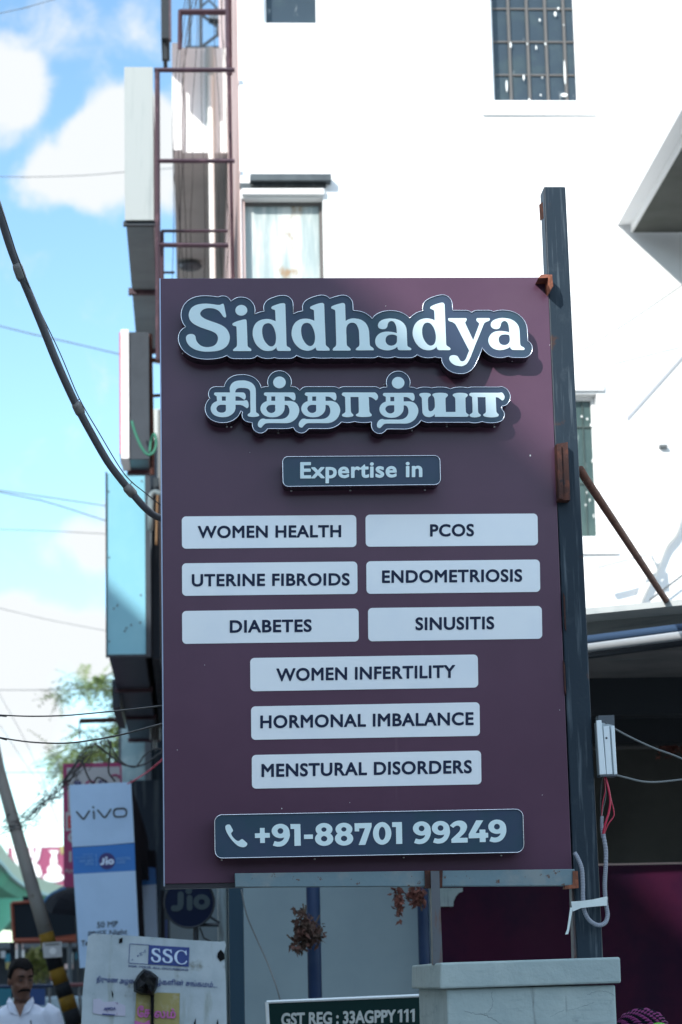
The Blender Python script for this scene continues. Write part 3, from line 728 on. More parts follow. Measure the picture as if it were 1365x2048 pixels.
m.add(vs, [(j*(nx+1)+i, j*(nx+1)+i+1, (j+1)*(nx+1)+i+1, (j+1)*(nx+1)+i) for j in range(nz) for i in range(nx)])
m.build('sheet', M['magenta'], bn, smooth=True)
MB().tube([(x0, 11.93, z1), (x1, 11.93, z1)], .012, 6).build('edge_strip', M['faintprint'] if False else M['pinkwall'], bn)
pl = [(865, 1776), (926, 1776), (926, 1783), (918, 1786), (912, 1793), (908, 1802), (907, 1813), (865, 1813)]
MB().slab([P(x, y, 11.86) for x, y in pl], .004).build('label_patch', M['plaster'], bn)

# dried leaf bunches
def leaf_bunch(label, cx, cy, rx, ry, Y, n, m, stem, droop=.6, seed=1, up=False):
    rnd = random.Random(seed); k = Y/F; c = P(cx, cy, Y)
    t = thing('dried_leaf_bunch', (c.x, c.y, c.z-ry*k), label, 'dried leaves', 'dried leaf bunches under the sign')
    lf = MB()
    for i in range(n):
        a = rnd.uniform(0, 6.283); q = rnd.random()**.75*(.8+.25*math.sin(3*a+seed)+.12*math.sin(7*a))
        p = c+Vector((rx*k*q*math.cos(a), rnd.uniform(-.06, .06), ry*k*q*math.sin(a)))
        d = Vector((rnd.uniform(-1, 1), rnd.uniform(-.8, .8), rnd.uniform(-1.6, .5) if droop else rnd.uniform(-1, 1))).normalized()
        s = d.cross(Vector((rnd.uniform(-1, 1), rnd.uniform(-1, 1), rnd.uniform(-1, 1)))).normalized(); nn = d.cross(s)
        l = rnd.uniform(.016, .042); w = l*rnd.uniform(.18, .4); cur = nn*l*rnd.uniform(-.25, .25)
        lf.add([p, p+d*l*.45+s*w+cur*.5, p+d*l+cur, p+d*l*.45-s*w+cur*.5, p+d*l*.5-cur*.3], [(0, 1, 4), (1, 2, 4), (2, 3, 4), (3, 0, 4)])
    lf.build('leaves', m, t)
    st = MB()
    for s in stem: st.tube([P(*q, Y) for q in s], .004, 5)
    st.build('stems', M['bark'], t)
leaf_bunch('round bunch of dry brown leaves tied on the middle blue post', 612, 1862, 36, 46, 11.25, 560, M['deadleaf_dark'], [[(612, 1810), (607, 1900)], [(574, 1869), (600, 1895)], [(640, 1830), (610, 1890)], [(606, 1807), (610, 1830)]], seed=2)
leaf_bunch('reddish dry leaves hanging below the cross beam by the rusty leg', 832, 1790, 24, 26, 11.3, 170, M['deadleaf'], [[(838, 1776), (844, 1822)], [(822, 1770), (818, 1800)]], seed=4)
leaf_bunch('long reddish dry leaf strand hanging left of the rusty leg', 797, 1800, 9, 38, 11.3, 110, M['deadleaf'], [[(797, 1770), (797, 1830)]], seed=6)
leaf_bunch('brown dry leaf garland hanging in the dark recess under the awning', 1342, 1486, 36, 34, 13.0, 220, M['deadleaf'], [[(1300, 1455), (1380, 1455)], [(1310, 1455), (1305, 1490)]], seed=8)

# thin phone cable and small green tax board
wire('cable', [(483, 1778, 11.3), (494, 1830, 11.3), (515, 1880, 11.3), (535, 1925, 11.2), (552, 1970, 11), (562, 2004, 11)], .0035, M['greywire'], 'thin pale cable curving down the pale wall to the green board')
YQ = 9.4
gb = thing('notice_board', (P(700, 2040, YQ).x, YQ, P(700, 2140, YQ).z), 'dark green notice board with white tax registration number, cut by photo bottom', 'board')
c4 = [P(534, 2004, YQ), P(900, 1988.5, YQ), P(905, 2128, YQ), P(542, 2142, YQ)]
MB().slab(c4, .03).build('panel', M['gstgreen'], gb)
fr = MB()
for i in range(4): fr.tube([c4[i], c4[(i+1) % 4]], .007, 6)
fr.build('frame', M['alu'], gb)
m = MB(); put_text(m, "GST REG : 33AGPPY", (563, 2052), (792, 2044.8), 26, YQ-.004, .002, .035)
for i in range(3):
    x, y = 796+i*12.5, 2044.7-i*.4; extrude_loops(m, [poly((x, y-22), (x+5, y-26), (x+9, y-26), (x+9, y), (x+4.2, y), (x+4.2, y-20.5), (x, y-17.5))], pix_plane(YQ-.004), .002)
m.build('lettering', M['gsttext'], gb)

# ================================================================== the main sign
YP = 7.10                                                     # front of the panel
tl, br = P(322.5, 555, YP), P(1145, 1740, YP)
sx0, sx1, sz0, sz1 = P(326, 1165, YP).x, P(1121, 1165, YP).x, P(329, 1768, YP).z, P(700, 555.5, YP).z
sg = thing('sign_board', ((sx0+sx1)/2, YP, sz0), 'large dark plum clinic sign board with raised name letters and white plates', 'sign')
MB().box(sx0, sx1, YP, YP+.045, sz0, sz1).build('panel', M['panel'], sg, bevel=.002)
for (x, y, r_) in ((1061, 911, 2.2), (564, 1617, 1.4), (866, 640, 1.0), (772, 612, .9), (500, 905, .8), (1100, 690, .9), (1006, 702, .8), (355, 1500, .9), (700, 1605, .8), (1120, 1420, 1.0), (410, 1330, .8), (1085, 1590, .9)):
    MB().ball(P(x, y, YP-.0005), r_*.0009, .0006, r_*.0014, 8, 5).build('speck', M['splash'], sg)
m = MB(); m.box(sx0-.004, sx0, YP+.001, YP+.04, sz0-.006, sz1+.0); m.build('edge_trim', M['edgetrim'], sg)
m = MB(); m.box(sx0+.001, sx1, YP+.006, YP+.06, sz0-.014, sz0-.001); m.build('bottom_return', M['panel_edge'], sg)
YF = YP-.068                                                  # front of the raised letter boxes
def letter_box(label, loops_px, txt_loops, extra=None, screws=()):
    """raised box: side return, tinted face, silver rim, opal letters"""
    outer, = loops_px
    fr = pix_plane(YF); base = [fr(*p) for p in outer]
    t = MB(); t.add(base+[v+Vector((0, .068, 0)) for v in base], [(i, (i+1) % len(base), (i+1) % len(base)+len(base), i+len(base)) for i in range(len(base))])
    box = part_label(t.build('letter_box', M['return'], sg), label)
    extrude_loops(MB(), [outer], lambda x, y: fr(x, y)+Vector((0, .0025, 0)), .01).build('face', M['face'], box)
    MB().ring(base, .0013, 6).build('rim', M['trim'], box, smooth=True)
    lt = MB()
    for lp in txt_loops: extrude_loops(lt, lp, lambda x, y: fr(x, y)+Vector((0, .0005, 0)), .0018)
    if extra: extra(lt)
    lt.build('lettering', M['acrylic'], box)
    for (x, y) in screws:
        c = P(x, y, YF+.045); MB().ball(c, .0034, .0034, .0024, 8, 5).build('screw', M['screw'], box)
    return box
def tr(pts, s, ox, oy): return [(p[0]/s+ox, p[1]/s+oy)+tuple(p[2:]) for p in pts]
Z1 = (5.6875, 350, 580); Z2 = (5.6875, 570, 580); Z3 = (7.583, 740, 580); Z4 = (6.825, 880, 600)
def SL(pts, z): return smooth_loop(tr(pts, *z))
def EL(cx, cy, rx, ry, z): return ell(cx/z[0]+z[1], cy/z[0]+z[2], rx/z[0], ry/z[0])
letS = SL([(553,157),(563,185),(574,240),(585,297),(576,312),(557,306),(540,285),(505,240),(460,215),(400,205),(345,212),(305,235),(289,268),(305,300),(350,330),(420,357),(500,385),(565,420),(605,465),(625,520),(622,575),(600,625),(555,665),(490,690),(400,700),(320,698),(240,680),(180,645),(145,605),(128,560),(133,525),(155,505),(190,500),(220,508),(236,530),(242,565),(262,600),(295,630),(340,647),(390,648),(440,635),(475,605),(491,560),(488,525),(468,495),(430,472),(370,450),(290,422),(225,390),(180,350),(160,300),(163,255),(185,210),(225,178),(280,160),(350,154),(430,160),(480,168),(512,168),(532,160)], Z1)
letters = [[letS], [EL(757, 230, 68, 61, Z1)],
 [SL([(655,388),(665,375),(700,358),(750,343),(795,333),(812,338),(818,355),(823,480),(829,630),(838,648),(858,662),(872,680),(868,691),(855,694),(770,694),(680,694),(666,691),(664,680),(680,663),(700,645),(708,620),(706,520),(703,430),(695,412),(675,408),(660,400)], Z1)],
 [SL([(1098,200),(1110,185),(1150,168),(1200,153),(1240,150),(1256,160),(1258,180),(1265,400),(1272,620),(1280,640),(1305,655),(1320,675),(1315,690),(1300,692),(1240,692),(1190,692),(1172,688),(1160,670),(1157,648,1),(1140,668),(1110,686),(1060,693),(1010,685),(960,655),(915,600),(890,530),(887,470),(900,415),(930,370),(975,342),(1030,330),(1080,332),(1120,343),(1148,355,1),(1142,240),(1135,225),(1115,220),(1100,210)], Z1),
  SL([(1055,377),(1020,390),(1000,420),(994,465),(1000,520),(1020,575),(1050,615),(1080,638),(1110,640),(1135,622),(1148,590),(1152,540),(1147,490),(1130,435),(1105,395),(1080,379)], Z1)],
 [SL([(288,198),(300,185),(340,167),(395,150),(430,147),(446,158),(449,175),(457,395),(466,615),(475,635),(498,655),(511,675),(507,687),(490,689),(430,689),(385,688),(365,684),(355,668),(350,650,1),(335,665),(305,682),(262,690),(210,682),(160,655),(110,600),(83,535),(78,480),(90,420),(120,370),(165,338),(215,326),(265,327),(310,338),(337,350,1),(332,240),(325,225),(305,218),(290,208)], Z2),
  SL([(243,373),(212,385),(192,415),(186,460),(192,515),(210,565),(240,610),(270,633),(300,636),(325,618),(340,585),(345,540),(340,490),(322,435),(295,390),(270,376)], Z2)],
 [SL([(527,197),(540,182),(585,165),(640,150),(665,147),(683,157),(687,175),(690,265),(693,352,1),(715,338),(755,325),(800,323),(860,335),(910,365),(942,410),(957,460),(962,520),(968,620),(978,640),(1000,655),(1013,672),(1008,684),(995,685),(910,685),(825,685),(810,682),(808,672),(822,655),(842,640),(850,615),(848,550),(845,480),(835,430),(812,390),(785,373),(755,372),(725,385),(705,415),(699,460),(702,530),(705,610),(712,635),(738,658),(750,675),(745,686),(730,688),(645,688),(560,688),(547,684),(546,672),(558,655),(578,638),(586,610),(581,425),(575,240),(567,225),(545,215),(530,207)], Z2)],
 [SL([(125,545),(130,510),(155,475),(205,447),(270,433),(330,431),(400,440),(465,465),(515,505),(547,555),(560,610),(565,720),(570,830),(580,855),(610,872),(630,890),(628,905),(612,912),(540,912),(470,912),(440,908),(425,890),(418,858,1),(400,875),(365,895),(310,910),(260,914),(200,905),(140,880),(100,840),(84,790),(88,740),(110,695),(155,655),(215,635),(285,630),(350,638),(395,648),(412,655,1),(408,590),(398,540),(380,500),(355,475),(325,470),(295,482),(275,510),(267,550),(250,578),(210,593),(170,590),(140,575)], Z3),
  SL([(320,675),(280,685),(252,710),(240,750),(245,790),(270,825),(305,842),(345,842),(385,825),(407,795),(413,770),(413,700),(395,685),(360,675)], Z3)],
 [SL([(918,265),(930,248),(975,225),(1040,203),(1095,190),(1118,195),(1132,212),(1136,235),(1148,530),(1160,820),(1172,845),(1205,865),(1225,888),(1220,905),(1200,911),(1130,911),(1060,911),(1035,905),(1020,885),(1013,855,1),(995,880),(955,903),(890,913),(820,902),(755,865),(695,795),(660,715),(651,645),(665,565),(700,500),(755,455),(820,433),(885,430),(945,442),(985,460,1),(980,330),(970,305),(945,293),(922,282)], Z3),
  SL([(872,493),(835,505),(808,545),(795,600),(797,670),(815,735),(850,795),(890,832),(925,843),(960,833),(985,805),(1000,760),(1003,690),(990,620),(965,560),(930,515),(900,497)], Z3)],
 [SL([(115,265),(118,250),(130,247),(240,247),(350,247),(365,252),(368,270),(358,290),(348,305),(355,330),(406,440),(457,548,1),(496,444),(535,340),(538,318),(525,305),(505,285),(500,265),(510,248),(525,247),(595,246),(665,246),(682,252),(683,272),(668,285),(635,298),(610,315),(597,340),(545,470),(490,600),(455,690),(420,780),(390,840),(360,878),(320,898),(280,902),(220,892),(170,865),(140,830),(130,800),(138,770),(165,755),(205,753),(240,765),(262,795),(280,825),(305,837),(335,828),(360,795),(380,745),(402,690,1),(315,520),(230,355),(205,320),(170,300),(130,287)], Z4)],
 [SL([(697,335),(705,305),(735,275),(790,253),(850,244),(910,248),(970,262),(1020,290),(1060,330),(1082,375),(1090,430),(1094,510),(1098,595),(1108,625),(1135,640),(1155,655),(1157,672),(1145,681),(1080,681),(1020,681),(990,677),(970,660),(962,635,1),(945,650),(900,670),(845,682),(800,682),(745,668),(700,635),(672,590),(665,550),(672,510),(700,465),(745,435),(800,423),(860,423),(920,433),(950,442,1),(945,380),(935,330),(915,298),(885,286),(855,295),(838,320),(830,355),(812,385),(775,397),(735,390),(705,365)], Z4),
  SL([(880,470),(840,478),(812,505),(805,540),(815,580),(840,605),(875,615),(910,610),(940,590),(955,560),(957,530),(950,485),(925,472)], Z4)]]
X, Y, D = sdf([[l[0]] for l in letters], 1.0, 20)
outl = [max(contour(X, Y, D, 15.4, .12), key=len)]
letter_box('raised name in bold cream serif letters on a dark cloud-shaped box', outl, letters, None,
           [(412, 722), (525, 722), (668, 719), (817, 720), (1025, 722), (938, 747), (366, 707), (784, 719)])

# the Tamil name
T1 = (6.825, 400, 730); T2 = (6.825, 580, 730); T3 = (6.825, 830, 740)
ring_o = lambda tail: None
pc = []
def TP(*loops): pc.append([np.array(l) for l in loops])
# first letter and its hooked vowel
TP(SL([(194,398),(202,378),(220,374,),(400,374),(590,374),(617,390),(628,428),(620,462),(602,470),(580,455),(545,435),(510,428),(370,428),(240,428),(225,424),(205,410)], T1))
TP(SL([(230,415,1),(302,415,1),(302,500,1),(236,500,1)], T1)); TP(SL([(355,380,1),(487,380,1),(489,600,1),(357,600,1)], T1))
TP(SL([(240,487,1),(590,487),(635,478),(658,500),(668,545),(660,580),(640,588),(615,570),(580,550),(530,542),(240,542,1)], T1))
TP(SL([(260,487),(205,505),(170,535),(150,580),(153,620),(172,658),(212,690),(270,708),(325,711),(385,702),(440,672),(475,632),(488,580),(487,500,1),(400,488)], T1), SL([(285,543),(248,557),(228,588),(233,618),(255,640),(290,650),(330,645),(355,622),(358,543,1)], T1))
TP(SL([(420,400,1),(410,345),(413,295),(445,245),(500,217),(570,210),(630,213),(695,235),(740,275),(763,330),(766,480),(768,630),(775,650),(800,665),(812,685),(800,698),(760,707),(710,708),(665,700),(653,685),(660,668),(685,652),(692,630),(690,500),(688,365),(675,335),(645,318),(590,312),(530,315),(500,330),(486,355),(486,400,1)], T1))
def tha(dx, dy):
    def s(pts): return smooth_loop([(x/6.825+400+dx, y/6.825+730+dy)+tuple(c) for x, y, *c in pts])
    TP(s([(875,400),(882,380),(900,374),(1080,374),(1270,374),(1297,388),(1308,430),(1303,470),(1283,482),(1260,468),(1225,440),(1190,430),(1060,428),(920,428),(905,422),(885,412)]))
    TP(s([(915,415,1),(977,415,1),(977,500,1),(915,500,1)])); TP(s([(1030,380,1),(1158,380,1),(1159,590,1),(1030,590,1)]))
    TP(s([(930,490),(880,508),(845,540),(828,585),(833,625),(852,660),(892,692),(950,710),(1010,712),(1065,702),(1115,672),(1148,630),(1159,580),(1158,500,1),(1080,490)]), s([(978,543),(935,553),(910,585),(915,615),(938,642),(975,655),(1010,645),(1030,622),(1030,543,1)]))
    TP(s([(1100,490,1),(1180,490),(1250,491),(1310,515),(1347,565),(1359,620),(1345,680),(1310,735),(1255,775),(1190,792),(1070,792),(950,792),(900,797),(870,820),(845,848),(825,853),(800,838),(793,805),(805,770),(835,738),(870,731),(900,738),(1000,738),(1100,738),(1160,725),(1200,695),(1222,650),(1222,600),(1205,560),(1180,545),(1150,543,1),(1100,543,1)]))
def aa(pts3):
    for p, z in pts3: TP(SL(p, z))
TP(EL(1088, 236, 86, 80, T1)); tha(0, 0); tha(81.8, 0); tha(238.1, .9)
TP(ell(796.8, 765.4, 12.6, 11.7))
aa([([(711,400),(720,380),(740,374),(940,374),(1130,374),(1165,374),(1190,395),(1205,430),(1197,465),(1175,480),(1155,465),(1120,442),(1085,435),(920,435),(760,435),(740,425),(720,415)], T2),
    ([(755,420,1),(828,420,1),(835,630),(845,655),(865,675),(868,690),(850,703),(790,711),(735,705),(714,690),(718,672),(745,655),(760,630)], T2),
    ([(938,420,1),(1078,420,1),(1088,630),(1100,655),(1118,675),(1115,693),(1085,705),(1010,710),(935,705),(905,690),(908,672),(935,655),(943,630)], T2),
    ([(62,340),(70,322),(110,312),(170,312),(210,322),(220,340),(210,355),(190,370),(180,400),(182,470),(185,530),(195,555),(215,563),(240,555),(262,530),(275,495),(270,400),(262,370),(245,350),(243,332),(270,316),(340,310),(415,314),(450,332),(452,350),(435,368),(420,390),(425,572,1),(557,572,1),(553,390),(540,365),(520,350),(522,332),(550,317),(620,310),(690,316),(720,332),(722,350),(708,366),(693,385),(698,565),(710,590),(733,605),(737,620),(720,636),(700,638),(275,638,1),(273,600,1),(250,625),(215,640),(180,641),(140,628),(112,595),(104,560),(98,400),(92,375),(72,355)], T3),
    ([(743,340),(750,320),(775,310),(960,310),(1150,310),(1185,306),(1210,325),(1227,365),(1218,400),(1197,416),(1175,400),(1140,377),(1105,370),(940,370),(790,370),(775,362),(755,352)], T3),
    ([(783,355,1),(858,355,1),(865,565),(875,590),(895,605),(902,620),(885,635),(825,646),(770,640),(748,620),(755,603),(780,588),(790,565)], T3),
    ([(965,355,1),(1105,355,1),(1115,565),(1130,590),(1147,608),(1140,630),(1100,642),(1040,646),(965,638),(936,620),(940,600),(962,588),(972,565)], T3)])
X, Y, D = sdf(pc, .5, 1.5)
tam = contour(X, Y, D, 0.0, .06)
X, Y, D = sdf([[l[0]] for l in pc], 1.0, 15)
outl = [max(contour(X, Y, D, 11.2, .12), key=len)]
letter_box('raised name in Tamil letters on a dark cloud-shaped box', outl, [tam], None,
           [(454, 854), (463, 854), (557, 866), (421, 829), (824, 861), (894, 853), (989, 854), (769, 769)])

def rrect(c4, r, n=7):
    """rounded rectangle through four photo corners tl tr br bl"""
    c4 = [np.array(c, float) for c in c4]; out = []
    for i in range(4):
        p, a, b = c4[i], c4[i-1], c4[(i+1) % 4]
        ua = (a-p)/np.linalg.norm(a-p); ub = (b-p)/np.linalg.norm(b-p)
        for j in range(n+1):
            th = math.pi/2*j/n
            out.append(p+ua*r*(1-math.sin(th))+ub*r*(1-math.cos(th)))
    return np.array(out)
# "Expertise in" box
o = rrect([(565.5, 913.5), (880, 911), (881.5, 969), (566.5, 973)], 11)
letter_box('raised dark box reading expertise in', [o], [], lambda lt: put_text(lt, "Expertise in", (600.9, 957.0), (845.3, 954.0), 33.2, YF+.0005, .0018, .026, 1.05), [(583, 982), (701, 981), (850, 980)])
# phone number box
o = rrect([(429.5, 1630), (1046, 1618), (1048.5, 1704.5), (430.5, 1716.5)], 15)
QA = (4.2656, 420, 1600); QB = (4.0147, 720, 1600)
num = []
num.append([[SL([(133,235),(140,215),(162,208),(175,215),(198,255,1),(196,268),(183,283),(190,305),(215,335),(240,350),(255,345),(268,335),(280,334),(320,368,1),(318,385),(300,400),(275,402),(240,390),(200,355),(165,310),(143,270)], QA)]])
num.append([[SL([(428,238,1),(468,238,1),(469,281,1),(512,281,1),(513,321,1),(470,322,1),(471,366,1),(430,367,1),(429,323,1),(386,324,1),(385,285,1),(428,283,1)], QA)]])
def nine(x0, y0, x1, y1):
    fx = lambda x: x0+(x-528)/155*(x1-x0); fy = lambda y: y0+(y-203)/195*(y1-y0)
    return [[np.array([(fx(x), fy(y)) for x, y in ell(603, 264, 75, 61)]), np.array([(fx(x), fy(y)) for x, y in ell(603, 264, 25, 24)])],
            [smooth_loop([(fx(x), fy(y))+tuple(c) for x, y, *c in [(640,240),(672,240),(683,285),(680,320),(660,362),(625,390),(580,398),(538,388,1),(553,350,1),(585,357),(615,348),(633,325)]])]]
def eight(x0, y0, x1, y1):
    fx = lambda x: x0+(x-899)/155*(x1-x0); fy = lambda y: y0+(y-196)/195*(y1-y0)
    g = lambda e: np.array([(fx(x), fy(y)) for x, y in e])
    return [[g(ell(975, 251, 72, 55)), g(ell(974, 252, 22, 19))], [g(ell(976, 331, 78, 60)), g(ell(976, 330, 27, 23))]]
bA = lambda x0, y0, x1, y1: (x0/QA[0]+420, y0/QA[0]+1600, x1/QA[0]+420, y1/QA[0]+1600)
bB = lambda x0, y0, x1, y1: (x0/QB[0]+720, y0/QB[0]+1600, x1/QB[0]+720, y1/QB[0]+1600)
num.append(nine(*bA(528, 203, 683, 398)))
num.append([[np.array(tr([(688,205),(773,205),(777,390),(723,391),(721,247),(690,247)], *QA))]])
num.append([[np.array(tr([(804,295),(880,294),(880,332),(804,333)], *QA))]])
num.append(eight(*bA(899, 196, 1054, 391))); num.append(eight(*bA(1069, 194, 1224, 389)))
num.append([[poly((709.5,1646.5),(743.7,1645.7),(743.7,1653.5),(731.2,1689.7),(717.8,1690),(730.6,1656.3),(718.9,1656.7),(718.9,1662.8),(710,1662.8))]])
num.append([[EL(180, 268, 74, 91, QB), EL(180, 268, 27, 53, QB)]])
num.append([[np.array(tr([(260,178),(338,177),(342,352),(293,353),(291,216),(260,217)], *QB))]])
for q in ((427, 171, 571, 354), (579, 168, 724, 350), (1032, 157, 1177, 340)): num.append(nine(*bB(*q)))
num.append([[SL([(724,205,1),(755,178),(795,165),(835,172),(860,200),(858,235),(838,268),(800,304,1),(866,303,1),(867,341,1),(737,344,1),(736,314,1),(798,254),(808,230),(802,212),(785,205),(766,211),(751,224,1)], QB)]])
num.append([[np.array(tr([(935,163),(992,163),(930,266),(962,265),(962,238),(1009,237),(1010,263),(1031,263),(1032,302),(1011,303),(1012,337),(964,338),(963,305),(875,308),(875,275)], *QB))]])
tx = []
for g in num:
    X, Y, D = sdf(g, .4, 1.5); tx.append(contour(X, Y, D, 0.0, .05))
letter_box('raised dark box with phone handset symbol and number', [o], tx, None, [(444, 1720), (630, 1718), (808, 1715), (1003, 1711)])

# white plates with navy capitals
PL = [("WOMEN HEALTH", (364,1032.9),(713,1030),(713.4,1094),(364.4,1097.4), (396,1076.3),(682.9,1074.4),24.8), ("PCOS", (731.4,1029.4),(1075.5,1027),(1076.5,1090.6),(732,1093.4), (860.6,1073.2),(948.6,1072.4),25),
      ("UTERINE FIBROIDS", (364.4,1126.6),(715,1123),(715.6,1187.7),(364.8,1191.7), (384,1172.9),(700,1170.8),25), ("ENDOMETRIOSIS", (733,1122.6),(1080,1119),(1081,1183.7),(733.6,1187.7), (764.6,1166),(1045,1163.4),25.6),
      ("DIABETES", (364.6,1222),(717.6,1217),(718.2,1283),(365,1287.7), (460,1265.6),(624,1263.6),25.5), ("SINUSITIS", (736.4,1216),(1084,1212),(1085,1277.4),(737,1282.6), (831.4,1260.4),(989,1258.4),26),
      ("WOMEN INFERTILITY", (500.8,1316),(956,1309),(957,1375),(501.4,1382.6), (553.3,1362.6),(910.9,1355.4),26), ("HORMONAL IMBALANCE", (502.5,1412.9),(959.6,1404.4),(960.4,1471.6),(503,1479.7), (521,1456.8),(947.8,1450),26.2),
      ("MENSTURAL DISORDERS", (504,1510),(962.5,1501),(963.4,1568.6),(504.4,1577.4), (523.4,1554.2),(944.3,1546.3),26.6)]
for (s, c1, c2, c3, c4, a, b, cap) in PL:
    m = MB(); extrude_loops(m, [rrect([c1, c2, c3, c4], 8.5)], pix_plane(YP-.002), .0018)
    pl = part_label(m.build('label_plate', M['plate'], sg), 'white rounded plate reading '+s.lower())
    m = MB(); put_text(m, s, a, b, cap, YP-.0032, .001, .028, 1.07); m.build('lettering', M['ink'], pl)

# ================================================================== post, frame, pillar
pst = thing('steel_post', (1.18, 7.12, 1.55), 'tall dark square steel post with cross beam carrying the plum sign', 'post')
pa0, pa1, pb0, pb1 = P(1087, 373, 7.1), P(1130, 373, 7.1), P(1152, 1915, 7.1), P(1206.5, 1910, 7.1)
# trace of the front face, slightly out of plumb
fa = [Vector((1.136, 7.10, pa0.z)), Vector((1.206, 7.10, pa0.z)), Vector((1.2215, 7.10, 1.60)), Vector((1.1435, 7.10, 1.60))]
MB().prism(fa, [v+Vector((0, .08, 0)) for v in fa]).build('shaft', M['steel'], pst, bevel=.004)
m = MB()
q = P(1079, 557, 7.03); 
m.slab([P(1077, 556, 7.03), P(1083, 549, 7.05), P(1105, 549, 7.05), P(1105, 555, 7.03)], .1)
m.slab([P(1097, 552, 7.03), P(1105, 552, 7.03), P(1107, 572, 7.03), P(1101, 580, 7.03), P(1097, 570, 7.03)], .07)
m.build('angle_clip', M['rust'], pst)
MB().slab([P(1079, 409, 7.06), P(1086, 404, 7.09), P(1088, 436, 7.09), P(1081, 441, 7.06)], .006).build('rust_patch', M['rust'], pst)
m = MB(); m.slab([P(1113, 888, 7.06), P(1136, 884, 7.06), P(1141, 1000, 7.06), P(1117, 1000, 7.06)], .04).box(P(1113, 888, 7.06).x, P(1119, 888, 7.06).x+.004, 7.048, 7.06, P(1117, 998, 7.05).z, P(1113, 890, 7.05).z)
m.build('hinge_plate', M['rust_dark'], pst)
for (y0, y1) in ((1185, 1262), (1320, 1390)):
    MB().slab([P(1127, y0, 7.092), P(1130.5, y0+8, 7.092), P(1133, y1, 7.092), P(1130, y1-10, 7.092)], .05).build('weld', M['rust_dark'], pst)
MB().slab([P(1110, 900, 7.12), P(1126, 900, 7.12), P(1151, 1745, 7.12), P(1139, 1745, 7.12)], .03).build('side_flat', M['steel'], pst)
bm_ = [P(470, 1746.5, 7.06), P(1150, 1738, 7.06), P(1153, 1771, 7.06), P(471, 1774, 7.06)]
MB().slab(bm_, .05).build('cross_beam', M['beam'], pst, bevel=.002)
MB().slab([P(850, 1741, 7.05), P(886, 1740.5, 7.05), P(885, 1775, 7.05), P(851, 1776, 7.05)], .055).build('joint_plate', M['rust_dark'], pst)
MB().slab([P(862, 1742, 7.035), P(879, 1742, 7.035), P(886, 1930, 7.035), P(867, 1930, 7.035)], .05).build('short_leg', M['leg'], pst)
MB().slab([P(1146, 1742, 7.055), P(1156, 1742, 7.055), P(1158, 1776, 7.055), P(1130, 1778, 7.055), P(1131, 1771, 7.055), P(1146, 1769, 7.055)], .04).build('rusty_end', M['rust'], pst)
MB().slab([P(1144, 1775, 7.11), P(1154, 1775, 7.11), P(1158, 1920, 7.11), P(1149, 1920, 7.11)], .05).build('side_bar', M['leg'], pst)
t = MB().tube([P(1160, 938, 7.17), P(1170, 955, 7.2), P(1340, 1212, 9.9)], .0135, 10).build('brace_pipe', M['brace'], smooth=True)
tag(t, 'rusty diagonal brace pipe from the post down to the awning', 'pipe')
# masonry pillar: cap and shaft traced with their crooked edges
pil = thing('masonry_pillar', (P(1060, 2000, 6.9).x, 7.3, 0), 'white painted masonry pillar with overhanging cap carrying the steel post', 'pillar')
yn, yf = 6.88, 7.78
cf = [P(880.5, 1925.5, yn), P(1241, 1914, yn), P(1243, 1966, yn), P(880, 1978, yn)]
cb = [Vector((v.x, yf, v.z)) for v in cf]; cb[0].z += .0; 
cap = MB().prism(cf, cb).build('cap', M['plaster'], pil, bevel=.006)
c0 = P(893, 1980, yn+.02); c1 = P(1231, 1970, yn+.02)
MB().box(c0.x, c1.x, yn+.02, yf-.03, 0, min(c0.z, c1.z)+.004).build('shaft', M['plaster'], pil, bevel=.006)
m = MB(); rnd = random.Random(11)
def crack(pts, w):
    pts = catmull([P(*p, yn+.02) for p in pts], k=8); pts = [p+Vector((rnd.uniform(-.002, .002), 0, rnd.uniform(-.002, .002))) for p in pts]
    m.tube(pts, [w*rnd.uniform(.4, 1.2) for _ in pts], 5)
crack([(928, 2022), (945, 2026), (968, 2030), (985, 2037), (1005, 2050)], .0007); crack([(968, 2030), (980, 2020), (986, 2005), (984, 1985)], .0004)
crack([(1100, 2035), (1125, 2022), (1150, 2018), (1175, 2010), (1190, 2004)], .00035); crack([(1175, 1990), (1195, 1983), (1215, 1984), (1229, 1990)], .0004)
m.build('crack_lines', M['crack'], pil)
# driver box, conduit, tape
drv = thing('driver_box', (P(1215, 1552, 7.1).x, 7.1, P(1215, 1552, 7.1).z), 'small ribbed aluminium power box fixed to the right of the post', 'power box')
yd = 7.07
MB().slab([P(1197, 1431, yd+.01), P(1229, 1430, yd+.01), P(1230, 1456, yd+.01), P(1199, 1456, yd+.01)], .05).build('end_cap', M['darkplastic'], drv)
MB().slab([P(1195, 1443, yd+.004), P(1229.5, 1451, yd+.004), P(1235, 1549, yd+.004), P(1201, 1549, yd+.004)], .055).build('housing', M['alu_groove'], drv)
for (xa, xb, xc, xd, d) in ((1193, 1203.5, 1213, 1200, 0), (1207, 1219, 1225.5, 1214, .002), (1222, 1229.5, 1235, 1229, 0)):
    MB().slab([P(xa, 1441 if d == 0 and xa < 1200 else 1453, yd+d-.004), P(xb, 1440 if xa < 1200 else 1452, yd+d-.004), P(xc, 1548.5, yd+d-.004), P(xd, 1549.5, yd+d-.004)], .012).build('rib', M['alu'], drv, bevel=.0015)
MB().slab([P(1200, 1549, yd-.003), P(1235, 1548, yd-.003), P(1235, 1552, yd-.003), P(1201, 1553, yd-.003)], .055).build('end_cap', M['darkplastic'], drv)
sc = MB()
for (x, y) in ((1213.5, 1476), (1213, 1446)): sc.ball(P(x, y, yd-.003), .0035, .002, .0035, 8, 5)
sc.build('screw', M['darkplastic'], drv)
